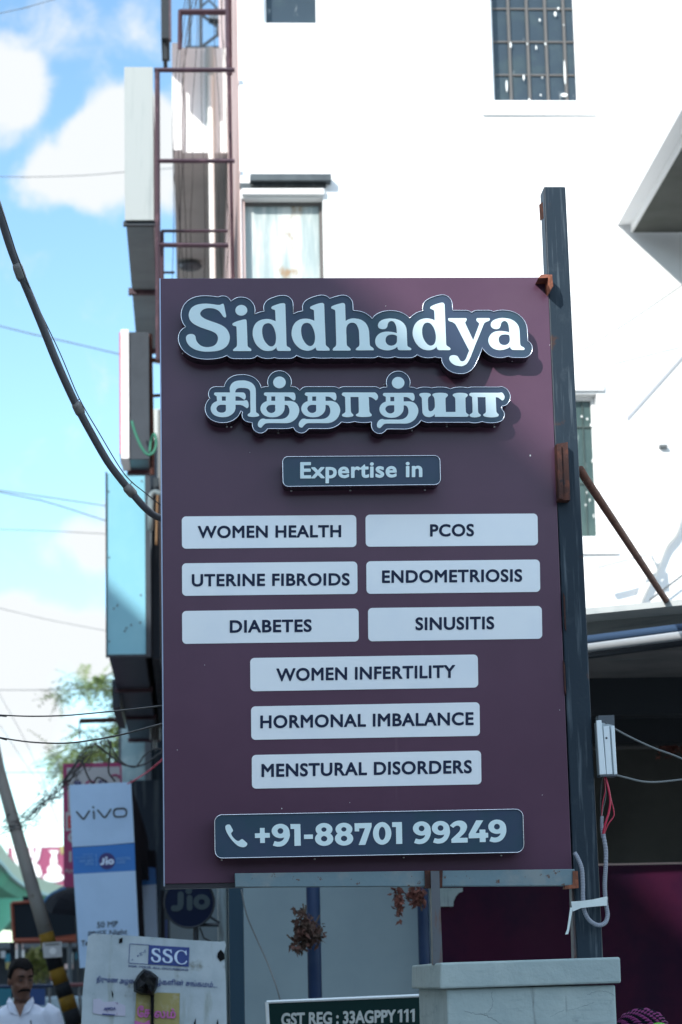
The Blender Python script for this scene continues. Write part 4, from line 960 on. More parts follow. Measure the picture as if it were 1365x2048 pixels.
def wiresub(name, pix, r, m): MB().tube(catmull([P(*p) for p in pix], k=6), r, 6).build(name, m, drv, smooth=True)
wiresub('red_wire', [(1210, 1550, 7.09), (1217, 1575, 7.08), (1221, 1600, 7.08), (1218, 1625, 7.08), (1211, 1648, 7.08), (1206, 1670, 7.09)], .0034, M['redwire'])
wiresub('red_wire', [(1211, 1552, 7.10), (1219, 1585, 7.09), (1228, 1622, 7.09), (1227, 1634, 7.09), (1216, 1650, 7.09), (1207, 1672, 7.09)], .0020, M['redwire'])
wiresub('red_wire', [(1208, 1552, 7.10), (1211, 1580, 7.10), (1206, 1605, 7.10), (1203, 1640, 7.1)], .0016, M['redwire'])
wiresub('black_wire', [(1205, 1550, 7.10), (1202, 1585, 7.10), (1201, 1610, 7.10), (1203, 1640, 7.1)], .0026, M['blackwire'])
wiresub('black_wire', [(1208, 1550, 7.11), (1212, 1590, 7.11), (1206, 1620, 7.11), (1204, 1640, 7.1)], .0016, M['greywire'])
wire('cable', [(1225, 1455, 7.1), (1262, 1475, 7.15), (1310, 1497, 7.2), (1365, 1518, 7.25), (1480, 1575, 7.3), (2000, 1700, 7.6), (2600, 1740, 8)], .0032, M['greywire'], 'grey cable sloping down right from the top of the power box')
wire('cable', [(1231, 1550, 7.1), (1255, 1556, 7.12), (1285, 1563, 7.15), (1315, 1564, 7.2), (1365, 1559, 7.25), (1480, 1545, 7.3), (2000, 1500, 7.6), (2600, 1460, 8)], .0034, M['greywire'], 'grey cable curving right from the bottom of the power box')
def conduit(pix, label, r=.0068, cat='conduit'):
    c = catmull([P(*p) for p in pix], k=40); pts = [c[0]]; acc = 0
    for a, b in zip(c, c[1:]):
        acc += (b-a).length
        if acc > .0013: pts.append(b); acc = 0
    rs = [r*(1.0 if (i//2) % 2 == 0 else .91) for i in range(len(pts))]
    return tag(MB().tube(pts, rs, 12).build('conduit', M['conduit']), label, cat)
conduit([(1150, 1706, 7.07), (1157, 1718, 7.06), (1164, 1738, 7.055), (1166, 1765, 7.055), (1166.5, 1795, 7.055), (1169, 1820, 7.055), (1179, 1840, 7.06), (1196, 1850, 7.06), (1210, 1846, 7.07), (1215.5, 1830, 7.08), (1212, 1805, 7.085), (1210, 1770, 7.085), (1212, 1730, 7.085), (1212, 1700, 7.085), (1207, 1668, 7.085)], 'grey corrugated conduit looping under the tape round the post')
conduit([(1206, 1675, 7.10), (1204, 1652, 7.10), (1204.5, 1632, 7.10)], 'short grey corrugated conduit end below the power box', .0055)
tp = thing('tape_band', (P(1180, 1810, 7.04).x, 7.04, P(1180, 1822, 7.04).z), 'white tape tying the looped conduit to the post', 'tape')
MB().slab([P(1143, 1803, 7.04), P(1160, 1802, 7.035), P(1185, 1799, 7.035), P(1213, 1793, 7.04), P(1213, 1811, 7.04), P(1180, 1814, 7.035), P(1163, 1816, 7.035), P(1146, 1823, 7.04)], .004).build('band', M['tape'], tp)
MB().slab([P(1213, 1793, 7.04), P(1216, 1794, 7.15), P(1216, 1811, 7.15), P(1213, 1811, 7.04)], .003).build('wrap', M['tape'], tp)
MB().slab([P(1141, 1815, 7.04), P(1146, 1815, 7.04), P(1139, 1860, 7.04), P(1137, 1868, 7.04), P(1131, 1869, 7.04), P(1135, 1858, 7.04)], .002).build('tail', M['tape'], tp)
# braided bundle at the bottom right
YH = 7.9
c = P(1284, 2062, YH); k = YH/F
bd = thing('braided_bundle', (c.x, c.y, c.z-.12), 'domed bundle of braided purple and black cord, cut by photo bottom', 'bundle')
rx, rz = 51*k, 48*k
MB().ball(c, rx*.93, rx*.8, rz*.93, 20, 12).build('core', M['yarn_black'], bd)
m1, m2 = MB(), MB()
for i in range(15):                                  # cords wound over the dome like a ball of rope
    tilt = -1.15+i*.155
    for j, (mm_) in enumerate((m1, m2)):
        pts = []; rs = []
        for q in range(60):
            th = math.pi*q/59; ph = q*.62+j*math.pi+i*1.3
            d = Vector((-math.cos(th), -math.sin(th)*math.cos(tilt*.8+.1), math.sin(th)*math.sin(tilt*.8+.75)+.20*math.cos(th)*math.cos(tilt)))
            d.normalize()
            nrm = Vector((0, math.sin(tilt), math.cos(tilt)))
            pts.append(c+Vector((d.x*rx, d.y*rx*.9, d.z*rz))*(1+.035*math.cos(ph))+nrm*.0045*math.sin(ph)); rs.append(.0042)
        mm_.tube(pts, rs, 5)
m1.build('purple_cord', M['yarn_mag'], bd, smooth=True); m2.build('black_cord', M['yarn_black'], bd, smooth=True)
MB().ball(P(1318, 2052, YH-.075), 15*k, .02, 7*k, 12, 8).build('lime_band', M['yarn_lime'], bd, smooth=True)

# ================================================================== left foreground: cables
def yv(x): return 6.7+.5*max(0, min(1, x/322))
pix = [(-760, -1500), (-420, -640), (-180, -20), (-40, 310), (-18, 372), (0, 425), (20, 490), (42, 548), (60, 591), (85, 652), (110, 715), (135, 772), (158, 820), (185, 870), (215, 922), (240, 956), (262, 983), (285, 1010), (305, 1028), (325, 1037), (360, 1044)]
pts = [P(x, y, yv(x)) for x, y in pix]; c = catmull(pts, k=5)
hc = thing('overhead_conduit', pts[-1], 'thick grey jointed conduit swooping from the left edge down to the sign', 'conduit')
n = len(c); MB().tube(c, [.0130-.0022*i/n for i in range(n)], 12).build('pipe', M['greypole'] if False else mat('conduit_grey', (.075, .077, .088), .5), hc, smooth=True)
for (x0, y0, x1, y1) in ((34, 529, 45, 560), (152, 806, 163, 829), (253, 973, 269, 991)):
    MB().tube([P(x0, y0, yv(x0)), P((x0*.8+x1*.2), (y0*.8+y1*.2), yv(x0)), P(x0*.2+x1*.8, y0*.2+y1*.8, yv(x1)), P(x1, y1, yv(x1))], [.0130, .0152, .0152, .0125], 14).build('coupling', mat('coupling_grey', (.17, .165, .16), .5), hc, smooth=True)
w = wire('messenger_wire', [(-760, -1485, 6.7), (-420, -625, 6.7), (-180, -5, 6.7), (-30, 345, 6.68), (0, 410, 6.68), (20, 465, 6.7), (38, 520, 6.72), (70, 600, 6.8), (120, 705, 6.88), (158, 795, 6.93), (200, 868, 6.98), (240, 935, 7.05), (263, 963, 7.1), (290, 985, 7.15), (330, 1017, 7.2)], .0016, M['blackwire'], 'thin black messenger wire strung along the thick grey conduit', 'wire')
for (x0, y0, x1, y1) in ((40, 524, 36, 545), (159, 797, 160, 812), (264, 964, 263, 978)):
    t = MB().tube([P(x0, y0, yv(x0)), P(x0-4, (y0+y1)/2, yv(x0)), P(x1, y1, yv(x1))], .0014, 5)
    t = t.build('wire_tie', M['blackwire']); tag(t, {40: 'upper wire tie by the coupling nearest the left edge', 159: 'middle wire tie holding the grey conduit to its wire', 264: 'lower wire tie next to the blue hoarding'}[x0], 'wire tie')
wire('cable', [(-1500, 1180, 9), (-600, 1360, 8.4), (-40, 1427, 8.2), (0, 1430, 8.2), (60, 1432.5, 8.1), (130, 1431, 8.0), (200, 1425, 7.8), (260, 1419, 7.5), (330, 1411, 7.2)], .0024, M['blackwire'], 'upper of two black cables sagging to the sign edge')
wire('cable', [(-1500, 1000, 9), (-600, 1310, 8.4), (-40, 1465, 8.2), (0, 1475, 8.2), (60, 1484, 8.1), (125, 1486.5, 8.0), (180, 1481, 7.8), (240, 1470, 7.6), (290, 1457, 7.4), (330, 1446, 7.2)], .0028, M['blackwire'], 'lower of two black cables sagging to the sign edge')
G = 'thin overhead wires against the sky'
for pix, r, lab in (([(-20, 31, 20), (40, 18, 20), (112, -2, 20)], .0045, 'thin wire crossing the top left corner of the sky'),
                    ([(-20, 353, 26), (40, 354, 26), (110, 353, 26), (180, 350, 26), (252, 344, 26)], .006, 'thin wavy wire ending at the white hoarding'),
                    ([(-20, 647, 30), (60, 667, 30), (140, 685, 30), (242, 709, 30)], .011, 'faint wire sloping down to the grey hoarding'),
                    ([(-20, 980, 30), (90, 1003, 30), (220, 1044, 30)], .010, 'faint lower wire of the pair behind the thick conduit'),
                    ([(-20, 978, 31), (100, 995, 31), (220, 1013, 31)], .009, 'faint upper wire of the pair behind the thick conduit'),
                    ([(-20, 1058, 30), (100, 1062, 30), (216, 1068, 30)], .006, 'faint level wire meeting the blue hoarding midway'),
                    ([(-20, 1212, 32), (100, 1240, 32), (216, 1262, 32)], .005, 'faint wire meeting the shaded part of the blue hoarding'),
                    ([(-20, 1380, 34), (100, 1380, 34), (226, 1378, 34)], .006, 'faint level wire in front of the feathery branch'),
                    ([(-20, 1545, 30), (60, 1545, 30), (130, 1543, 30)], .006, 'faint level wire left of the magenta board'),
                    ([(-5, 1380, 32), (60, 1500, 32), (118, 1650, 32)], .004, 'faint steep wire running down past the leaning pole'),
                    ([(0, 1450, 32), (60, 1540, 32), (122, 1620, 32)], .004, 'faint steep wire beside the leaning pole top')):
    (xa, ya, Y0_), (xb, yb, _), (xc, yc, _), (xd, yd, Y1_) = pix[0], pix[1], pix[-2], pix[-1]
    if abs(xb-xa) > abs(yb-ya):
        pix = [(xa-900, ya-900*(yb-ya)/(xb-xa), Y0_)]+pix
        if xd > 200: pix = pix+[(395, yd+(395-xd)*(yd-yc)/(xd-xc), max(Y1_, 29.5))]
    wire('overhead_wire', pix, r*.8, M['greywire'], lab, 'wire', G, 5, 4)
G = 'wires dropping past the pink wall'
rnd = random.Random(21)
for i, (xa, xb, xc, xd) in enumerate(((374, 362, 352, 346), (396, 380, 366, 358), (401, 378, 370, 364), (378, 368, 361, 352), (392, 372, 365, 372), (431, 430, 432, 440), (445, 446, 452, 455), (443, 444, 451, 452), (404, 403, 404, 404), (392, 394, 390, 384))):
    pix = [(xa, -20, 17.2+.1*i), (xb+rnd.uniform(-2, 2), 60, 17.2+.1*i), (xc+rnd.uniform(-2, 2), 140, 17.2+.1*i), (xd, 240, 17.2+.1*i), (xd+rnd.uniform(-5, 5), 340, 17.2+.1*i), (xd+rnd.uniform(-4, 8), 450, 17.2+.1*i), (xd+rnd.uniform(-4, 8), 570, 17.2+.1*i)]
    wire('hanging_wire', pix, .0028, M['blackwire'], 'thin dark wires hanging in front of the pink edge and white end wall', 'wire', G, 5, 4)
G = 'loose looping wires above the white pylon'
for lab, pix, r in (('looping wire curling down to the white pylon top from the left', [(130, 1560, 17), (160, 1520, 17), (175, 1550, 17), (186, 1566, 17), (196, 1555, 17), (214, 1563, 17)], .007),
             ('looping wire bulging left before the pylon top', [(222, 1482, 17), (219, 1520, 17), (218, 1545, 17), (231, 1563, 17)], .007),
             ('long slack wire swinging right below the two black cables', [(190, 1486, 17), (222, 1512, 17), (250, 1530, 17), (285, 1530, 17), (330, 1500, 17)], .007),
             ('slack wire with a pale loop behind the glass sign', [(215, 1478, 17.2), (240, 1520, 17.2), (270, 1534, 17.2), (290, 1510, 17.2), (310, 1498, 17.2), (330, 1500, 17.2)], .006),
             ('red slack wire dropping from the sign edge', [(330, 1515, 17.3), (300, 1540, 17.3), (270, 1560, 17.3), (255, 1568, 17.3)], .005)):
    wire('loose_wire', pix, r, M['redwire'] if lab.startswith('red') else M['blackwire'], lab, 'wire', G, 5)
m = MB(); rnd = random.Random(4)                     # the tangle of cable ends and creeper strands: uncountable
base = [(0, 1655), (30, 1640), (60, 1628), (90, 1600), (115, 1580), (140, 1558), (165, 1520), (190, 1490), (215, 1470)]
for i in range(20):
    s = rnd.randint(0, 5); e = min(len(base), s+rnd.randint(3, 5)); w = rnd.uniform(-1, 1)
    pix = [(x+rnd.uniform(-13, 13), y+rnd.uniform(-14, 14)+10*w, 19+rnd.uniform(-.3, .3)) for x, y in base[s:e]]
    m.tube(catmull([P(*p) for p in pix], k=4), rnd.uniform(.0022, .0045), 4)
for i in range(60):
    x, y = base[rnd.randint(0, 8)]; x += rnd.uniform(-16, 16); y += rnd.uniform(-18, 18); a = rnd.uniform(3, 9)
    m.tube(catmull([P(x, y, 19), P(x+a, y-a*rnd.random(), 19.05), P(x+a*rnd.uniform(-.5, 1.6), y+a, 19), P(x-a*.5, y+a*.6, 19)], k=3), rnd.uniform(.002, .005), 4)
t = m.build('cable_tangle', M['blackwire']); tag(t, 'dark tangle of cable ends and strands left of the white pylon', 'cables', kind='stuff')

# ================================================================== trees
def spray(lf, br, path, Y, n, spread, rnd, ll=.21):
    c = catmull([P(x, y, Y) for x, y in path], k=10); br.tube(c, [.02-.014*i/len(c) for i in range(len(c))], 5)
    k = Y/F
    for i in range(n):
        b = c[rnd.randint(2, len(c)-1)]
        o = b+Vector((rnd.gauss(0, spread*k), rnd.gauss(0, .5), rnd.gauss(-spread*k*.2, spread*k*.45)))
        d = Vector((rnd.uniform(-1, .6), rnd.uniform(-.6, .6), rnd.uniform(-.55, .35))).normalized()    # one feathery frond: leaflets either side of a rib
        up = Vector((rnd.uniform(-.3, .3), rnd.uniform(-.3, .3), 1)).normalized(); s = d.cross(up).normalized()
        L_ = rnd.uniform(.8, 1.6)*ll*2
        for j in range(7):
            q = o+d*L_*j/7-Vector((0, 0, .10*(j/7)**2))
            for sg_ in (-1, 1):
                e = q+(s*sg_*.8+d*.5+Vector((0, 0, rnd.uniform(-.35, .15)))).normalized()*ll*.55*(1-.07*j)
                h = d*ll*.10
                lf.add([q-h, e, q+h], [(0, 1, 2)])
def tree(label, foot, sprays, Y, seed, limbs):
    rnd = random.Random(seed); p = P(*foot, Y)
    t = thing('tree', (p.x, Y, 0), label, 'tree'); lf, br = MB(), MB()
    top = P(*limbs[0], Y); tk = catmull([Vector((p.x, Y, 0)), Vector((p.x+.1, Y+.1, top.z*.5)), top], k=8)
    MB().tube(tk, [.16-.1*i/len(tk) for i in range(len(tk))], 10).build('trunk', M['bark'], t, smooth=True)
    for path, n, sp in sprays: spray(lf, br, [limbs[0]]+path if path[0][0] > 200 else path, Y, n, sp, rnd)
    br.build('branches', M['bark'], t); lf.build('crown', M['leaf'], t)
tree('feathery tree with sparse sunlit leaves between blue hoarding and pylon', (262, 1750), [
    ([(248, 1395), (215, 1378), (180, 1372), (150, 1376), (118, 1392)], 120, 12), ([(235, 1350), (215, 1352), (195, 1366)], 26, 6), ([(245, 1372), (200, 1366), (170, 1365)], 70, 9),
    ([(250, 1430), (232, 1445), (215, 1465), (180, 1460), (140, 1472)], 34, 9), ([(250, 1480), (220, 1490), (180, 1495), (130, 1500), (92, 1515)], 150, 13), ([(248, 1500), (215, 1510), (170, 1515), (130, 1530)], 150, 13), ([(250, 1440), (242, 1470), (240, 1510)], 90, 10), ([(200, 1500), (150, 1530), (110, 1545)], 50, 10)], 46.0, 9, [(262, 1440)])

# ================================================================== left foreground: signs
def leanp(pts, Y): return [P(x, y, Y) for x, y in pts]
def jio(mb, x0, y0, x1, y1, Y):
    """three heavy rounded letters filling the photo box"""
    fx = lambda x: x0+(x-352)/448*(x1-x0); fy = lambda y: y0+(y-200)/275*(y1-y0)
    sc = (x1-x0)/448; pts = [(465, 280), (465, 385), (455, 420), (430, 438), (388, 438)]
    pcs = stroke([(fx(x), fy(y)) for x, y in pts], 70*sc)+stroke([(fx(x), fy(y)) for x, y in ((567, 318), (567, 432))], 66*sc)+[[ell(fx(557), fy(238), 38*sc, 38*sc)], [ell(fx(705), fy(365), 95*sc, 88*sc), ell(fx(705), fy(365), 35*sc, 33*sc)]]
    X, Y_, D = sdf(pcs, sc*5, sc*20); extrude_loops(mb, contour(X, Y_, D, 0, sc*.8), pix_plane(Y), .003)
YV = 18.0
py = thing('sign_pylon', (P(215, 1930, YV).x, YV, 0), 'slim leaning pale pylon sign with blue band and thin black lettering', 'sign')
fb = leanp([(139, 1570), (262.5, 1564), (281, 1930), (160, 1936)], YV)
b0, b1 = fb[2], fb[3]
fb2 = [fb[0], fb[1], fb[2], fb[3]]
bkY = 23.5
hd = leanp([(139.5, 1571), (262, 1565), (269, 1688), (145, 1694)], YV)
MB().prism([v+Vector((0, .02, 0)) for v in hd], [Vector((v.x, 25.5, v.z)) for v in hd]).build('head_box', M['pylonside'], py)
lo = leanp([(145.2, 1694.5), (269, 1688.5), (280.5, 1930), (160.5, 1936)], YV)
MB().prism([v+Vector((0, .02, 0)) for v in lo], [Vector((v.x, 20.4, v.z)) for v in lo]).build('side_panel', M['pylonside'], py)
MB().slab(leanp([(139, 1570), (200, 1567), (262.5, 1564), (266, 1625), (269.3, 1685), (207, 1690.5), (144.8, 1694), (142, 1632)], YV), .018).build('head_panel', M['pylonwhite'], py)
MB().slab(leanp([(144.8, 1695.5), (207, 1691.5), (269.3, 1686.5), (271.3, 1741), (147.4, 1748)], YV), .018).build('band', M['pylonblue'], py)
MB().slab(leanp([(147.4, 1748.3), (271.3, 1741.3), (281, 1930), (160, 1936)], YV), .019).build('lower_panel', M['pylonwhite'], py)
for x in (175, 262): MB().tube([P(x, 1930, YV+.1), Vector((P(x, 1930, YV).x, YV+.1, 0))], .025, 8).build('support', M['boxdark'], py)
V = (8.53125, 130, 1560)
def VP_(*pts): return [(x/V[0]+V[1], y/V[0]+V[2]) for x, y in pts]
pcs = stroke(VP_((203, 545), (300, 655), (318, 664), (336, 655), (418, 528)), 3.3)+stroke(VP_((494, 535), (500, 655)), 3.5)+stroke(VP_((487, 464), (487.5, 465)), 4.2)+stroke(VP_((565, 515), (662, 628), (682, 638), (702, 628), (785, 500)), 3.3)
o1 = rrect(VP_((820, 478), (1065, 465), (1068, 635), (823, 648)), 8.5); o2 = rrect(VP_((850, 508), (1035, 497), (1040, 607), (853, 620)), 5.5)
pcs += [[o1, o2]]
X, Y, D = sdf(pcs, .35, 1.5); lp = contour(X, Y, D, 0, .05)
m = MB(); extrude_loops(m, lp, pix_plane(YV-.004), .003); m.build('lettering', M['blackprint'], py)
m = MB(); cc = VP_((720, 1383))[0]; extrude_loops(m, [ell(cc[0], cc[1], 16.3, 16.6)], pix_plane(YV-.003), .002); m.build('emblem', M['indigo'], py)
m = MB(); jio(m, 200.5, 1713, 228.5, 1730.5, YV-.006)
m.cur = 1; put_text(m, "50 MP", (194.5, 1855.5), (236, 1853), 11.5, YV-.006, .002, .006); put_text(m, "PRISE Night", (177, 1874), (255, 1868.5), 11, YV-.004, .002, .010); put_text(m, "Te", (163, 1892), (177, 1891), 11, YV-.004, .002, .02)
m.build('lettering', [M['paleprint'], M['blackprint']], py)
m = MB(); put_text(m, "DIGITAL", (234, 1720), (262.5, 1718), 5, YV-.004, .002, .01); put_text(m, "LIFE", (234.5, 1727), (251, 1726), 5, YV-.004, .002, .01)
put_text(m, "SWITCH", (166, 1711), (187, 1709.5), 3, YV-.004, .002, .0); put_text(m, "TO HIGH SPEED", (152, 1717), (187, 1715.5), 3, YV-.004, .002, .0)
put_text(m, "NY JIO", (160, 1725), (187.5, 1723), 5, YV-.004, .002, .02); put_text(m, "VIVO", (170, 1730.5), (188, 1729.5), 4, YV-.004, .002, .02)
m.slab(leanp([(192, 1707), (193, 1707), (194.2, 1732), (193.2, 1732)], YV-.003), .002); m.build('small_print', M['faintprint'], py)
# second pylon behind it
YV2 = 24.2
p2 = thing('sign_pylon', (P(302, 1900, YV2).x, YV2, 0), 'second narrower pylon with blue top half hidden behind the first', 'sign')
MB().slab(leanp([(281, 1732), (311, 1736), (313, 1768), (283, 1771)], YV2), .02).build('band', M['pylonblue'], p2)
MB().slab(leanp([(283, 1771.5), (313, 1768.5), (319, 1960), (290, 1960)], YV2), .02).build('lower_panel', M['pylonwhite'], p2)
MB().slab(leanp([(281, 1700), (311, 1700), (321, 1990), (283, 1990)], YV2+.025), .6).build('side_panel', M['pylonside'], p2)
# magenta framed board behind the pylon
YK = 26.0
mb_ = thing('framed_board', (P(185, 1770, YK).x, YK, P(185, 1773, YK).z), 'tall magenta framed advertising board half hidden behind the white pylon', 'board')
MB().slab(leanp([(126, 1527), (243, 1524.5), (250, 1773), (128, 1774)], YK), .12).build('frame', M['magframe'], mb_)
MB().slab(leanp([(134, 1535.5), (240, 1533), (242, 1619), (137, 1623)], YK-.006), .005).build('pale_panel', M['greywhite'], mb_)
m = MB(); put_text(m, "B", (149, 1574), (165, 1573.5), 12, YK-.012, .003, .05); put_text(m, "D", (198, 1574), (216, 1572.5), 13, YK-.012, .003, .05); m.cur = 1
put_text(m, "O", (171, 1574), (191, 1573), 13, YK-.012, .003, .06); m.build('lettering', [M['indigo'], M['magframe']], mb_)
MB().tube(catmull([P(222, 1552, YK-.01), P(233, 1550, YK-.01), P(241, 1556, YK-.01)]), .012, 5).build('swoosh', M['magframe'], mb_)
m = MB(); m.slab(leanp([(132, 1624), (152, 1623), (152, 1660), (132, 1662)], YK-.006), .005); put_text(m, "C", (136, 1686), (156, 1685.5), 22, YK-.006, .004, .07)
put_text(m, "I", (138.5, 1724), (143.5, 1724), 22, YK-.006, .004, .05); put_text(m, "App", (130, 1745), (147, 1744), 8, YK-.006, .004, .0); m.build('white_print', M['greywhite'], mb_)
m = MB(); put_text(m, "E", (136, 1657), (147, 1656.5), 26, YK-.01, .003, .06); m.build('red_print', M['red'], mb_)
# round navy sign on a bracket
YJ = 14.0
rd = thing('round_sign', (P(379, 1854, YJ).x, YJ, P(379, 1854, YJ).z), 'round navy sign with grey letters just under the plum sign board', 'sign')
k = YJ/F; c = P(379, 1805, YJ)
MB().tube([c, c+Vector((0, .06, 0))], 49*k, 40).build('disc', M['jionavy'], rd); MB().ring([c+Vector((math.cos(a*.157)*49*k, 0, math.sin(a*.157)*49*k)) for a in range(40)], .006, 6).build('rim', M['darkbeam'], rd, smooth=True)
m = MB(); jio(m, 342, 1775, 420.5, 1823, YJ-.004); m.build('lettering', M['jiogrey'], rd)
MB().tube([P(392, 1848, YJ+.03), P(392, 1895, YJ+.03)], .016, 6).tube([P(400, 1850, YJ+.03), P(438, 1850, YJ+.03)], .012, 6).tube([P(418, 1832, YJ+.03), P(440, 1846, YJ+.03)], .007, 5).tube([P(400, 1855, YJ+.03), P(408, 1876, YJ+.03), P(425, 1885, YJ+.03)], .006, 5).build('bracket', M['darkbeam'], rd)
for (xa, xb, Y_, mt, lab, nm) in ((437, 454, 14.1, 'greypole', 'grey round pole just right of the round navy sign', 'pole'), (457.5, 464.5, 12.6, 'cream', 'thin cream pipe between grey pole and teal post', 'pipe')):
    x0, x1 = P(xa, 1850, Y_).x, P(xb, 1850, Y_).x
    if mt == 'cream': mt_ = mat('drab_pipe', (.22, .20, .17), .6)
    else: mt_ = M[mt]
    t = MB().tube([((x0+x1)/2, Y_, .1), ((x0+x1)/2, Y_, 3.4)], (x1-x0)/2, 12).build(nm, mt_, smooth=True); tag(t, lab, nm)
x0, x1 = P(340, 1800, 21).x, P(440, 1800, 21).x
t = MB().box(x0, x1, 21.0, 21.2, .1, 2.7).build('pale_wall', M['shadewall']); tag(t, 'strip of pale wall seen under the round navy sign', 'wall')
m = MB()
for i, (x, w_, y0, y1, mt) in enumerate(((322, 7, 1780, 1890, 0), (331, 4, 1840, 1890, 1))): m.cur = mt; m.slab(leanp([(x, y0), (x+w_, y0), (x+w_, y1+150), (x, y1+150)], 20.6), .05)
t = m.build('dark_post', [M['pylonside'], M['logoblue']]); tag(t, 'dark post between second pylon and the round navy sign', 'post')

# weathered flex board with wedding card advert
YX = 10.6
sb = thing('flex_board', (P(310, 2048, YX).x, YX, P(310, 2120, YX).z), 'torn weathered white flex board with small blue logo and stains', 'board')
outl_ = [(176.5, 1873), (187, 1867), (230, 1869.5), (300, 1874), (380, 1880), (440, 1883.5), (450, 1882), (452.5, 1890), (449, 1905), (452, 1960), (454, 2048), (455, 2120), (157, 2120), (163, 2048), (166, 1980), (171, 1935), (174, 1900)]
MB().slab(leanp(outl_, YX), .02).build('sheet', M['flex'], sb)
m = MB(); m.slab(leanp([(298.3, 1890), (379.5, 1895), (377.8, 1933.5), (296.5, 1928.5)], YX-.004), .003)
fr4 = leanp([(260, 1887.5), (299, 1890), (297, 1928.5), (258, 1926)], YX-.003)
for i in range(4): m.tube([fr4[i], fr4[(i+1) % 4]], .0012, 4)
rnd = random.Random(2)
for i in range(12): x = rnd.uniform(264, 292); m.ball(P(x, 1926-(x-262)*.9+rnd.uniform(-4, 4), YX-.003), .003, .001, .002, 6, 4)
m.build('logo', M['logoblue'], sb)
# the logo letters: two S and a C with serifs
SS = (letS-letS.min(0))/(letS.max(0)-letS.min(0))
def place(lp, x0, y0, x1, y1, sk): return np.array([(x0+u*(x1-x0), y0+v*(y1-y0)+u*sk) for u, v in lp])
SC = smooth_loop([(.93,.0,1),(.97,.33,1),(.90,.33,1),(.78,.14),(.58,.06),(.36,.13),(.24,.32),(.21,.5),(.24,.70),(.37,.88),(.58,.94),(.78,.87),(.94,.70,1),(1.,.74,1),(.86,.92),(.58,1.0),(.30,.95),(.08,.76),(0.,.5),(.08,.24),(.28,.06),(.55,.0),(.72,.03),(.83,.08),(.88,.0,1)])
m = MB()
for lp in (place(SS, 302.5, 1896, 322.5, 1924, 1.3), place(SS, 325, 1897.5, 346, 1925.5, 1.3), place(SC, 349, 1899.5, 375, 1928, 1.5)): extrude_loops(m, [lp], pix_plane(YX-.007), .003)
m.build('lettering', M['paleprint'], sb)
m = MB(); put_text(m, "FOR YOUR ALL OCCASIONS", (257.5, 1934), (377, 1942), 4.2, YX-.003, .002, -.0, step=.012)
m.build('small_lettering', M['logoblue'], sb); m = MB(); put_text(m, "\u0ba4\u0bbf\u0bb0\u0bc1\u0bae\u0ba3 \u0b85\u0bb4\u0bc8", (193.5, 1963), (268, 1967), 9.5, YX-.003, .002, .004, baseline=0)
m.build('small_lettering', M['logoblue'], sb); m = MB(); put_text(m, "\u0bb4\u0bcd\u0b95\u0bb3\u0bbf\u0ba9\u0bcd \u0b9a\u0b99\u0bcd\u0b95\u0bae\u0bae\u0bcd...", (314, 1968.5), (435, 1975), 10, YX-.003, .002, .004, baseline=0)
m.build('small_lettering', M['logoblue'], sb)
t = MB().slab(leanp([(273, 1984), (300, 1990), (316, 1985), (360, 1986.5), (358, 2110), (268, 2110)], YX-.006), .003); yp = part_label(t.build('poster', M['yellowpaper'], sb), 'faded yellow poster with pink lettering')
m = MB(); put_text(m, "\u0bc7\u0b9a", (275, 2034), (301, 2034), 20, YX-.012, .002, .03, baseline=0); put_text(m, "\u0bb2\u0bae\u0bcd", (309, 2035), (352, 2036), 17, YX-.012, .002, .03, baseline=0)
m.slab(leanp([(270, 2041), (288, 2046), (300, 2040), (302, 2060), (268, 2060)], YX-.012), .002); m.build('lettering', M['pinkprint'], yp)
st = part_label(MB().slab(leanp([(187, 1998), (200, 1997), (207, 2004), (230, 2003), (251, 2011), (251, 2032), (207, 2030), (196, 2028), (186, 2026)], YX-.004), .003).build('sticker', M['lilac'], sb), 'torn lilac sticker')
m = MB(); put_text(m, "APPDA", (208, 2021), (232, 2020), 6, YX-.009, .002, .02); m.slab(leanp([(205, 2027), (231, 2029), (231, 2031), (205, 2029.5)], YX-.009), .002); m.build('lettering', M['logoblue'], st)
for pp in ([(239, 1878), (246, 1875), (245, 1885), (239, 1887)], [(436, 1906), (442, 1899), (449, 1907), (450, 1918), (441, 1923), (435, 1914)], [(224, 1980), (227, 1988), (226, 1996), (224.5, 1990)], [(388, 2048), (392, 2036), (392, 2052), (387, 2060)], [(433, 2050), (436, 2038), (438, 2052)]): MB().slab(leanp(pp, YX-.004), .003).build('tear', M['blackbag'], sb)
for x in (180, 440): MB().tube([P(x, 2040, YX+.05), Vector((P(x, 2040, YX).x, YX+.05, 0))], .02, 8).build('support', M['greytube'], sb)
bag = thing('plastic_bag', (P(290, 1994, YX-.05).x, YX-.05, P(290, 1994, YX).z), 'crumpled black plastic hanging over the weathered white board', 'plastic sheet')
m = MB(); rnd = random.Random(12)
shape = [(289, 1937), (303, 1943), (318, 1954), (315, 1975), (308, 1992), (296, 1991), (283, 1990), (267, 1983), (268, 1965), (276, 1950)]
cx_, cy_ = 292, 1966; N_ = len(shape); vs = [P(cx_, cy_, YX-.10)]; fs = []
for ring_i, (fk, dy) in enumerate(((.45, -.085), (.8, -.06), (1.0, -.015))):
    for (x, y) in shape: vs.append(P(cx_+(x-cx_)*fk+rnd.uniform(-1, 1), cy_+(y-cy_)*fk+rnd.uniform(-1, 1), YX+dy+rnd.uniform(-.02, .012)))
for i in range(N_):
    j = (i+1) % N_; fs.append((0, 1+i, 1+j))
    for r_ in range(2): fs.append((1+r_*N_+i, 1+(r_+1)*N_+i, 1+(r_+1)*N_+j, 1+r_*N_+j))
m.add(vs, fs); m.build('sheet', M['blackbag'], bag)
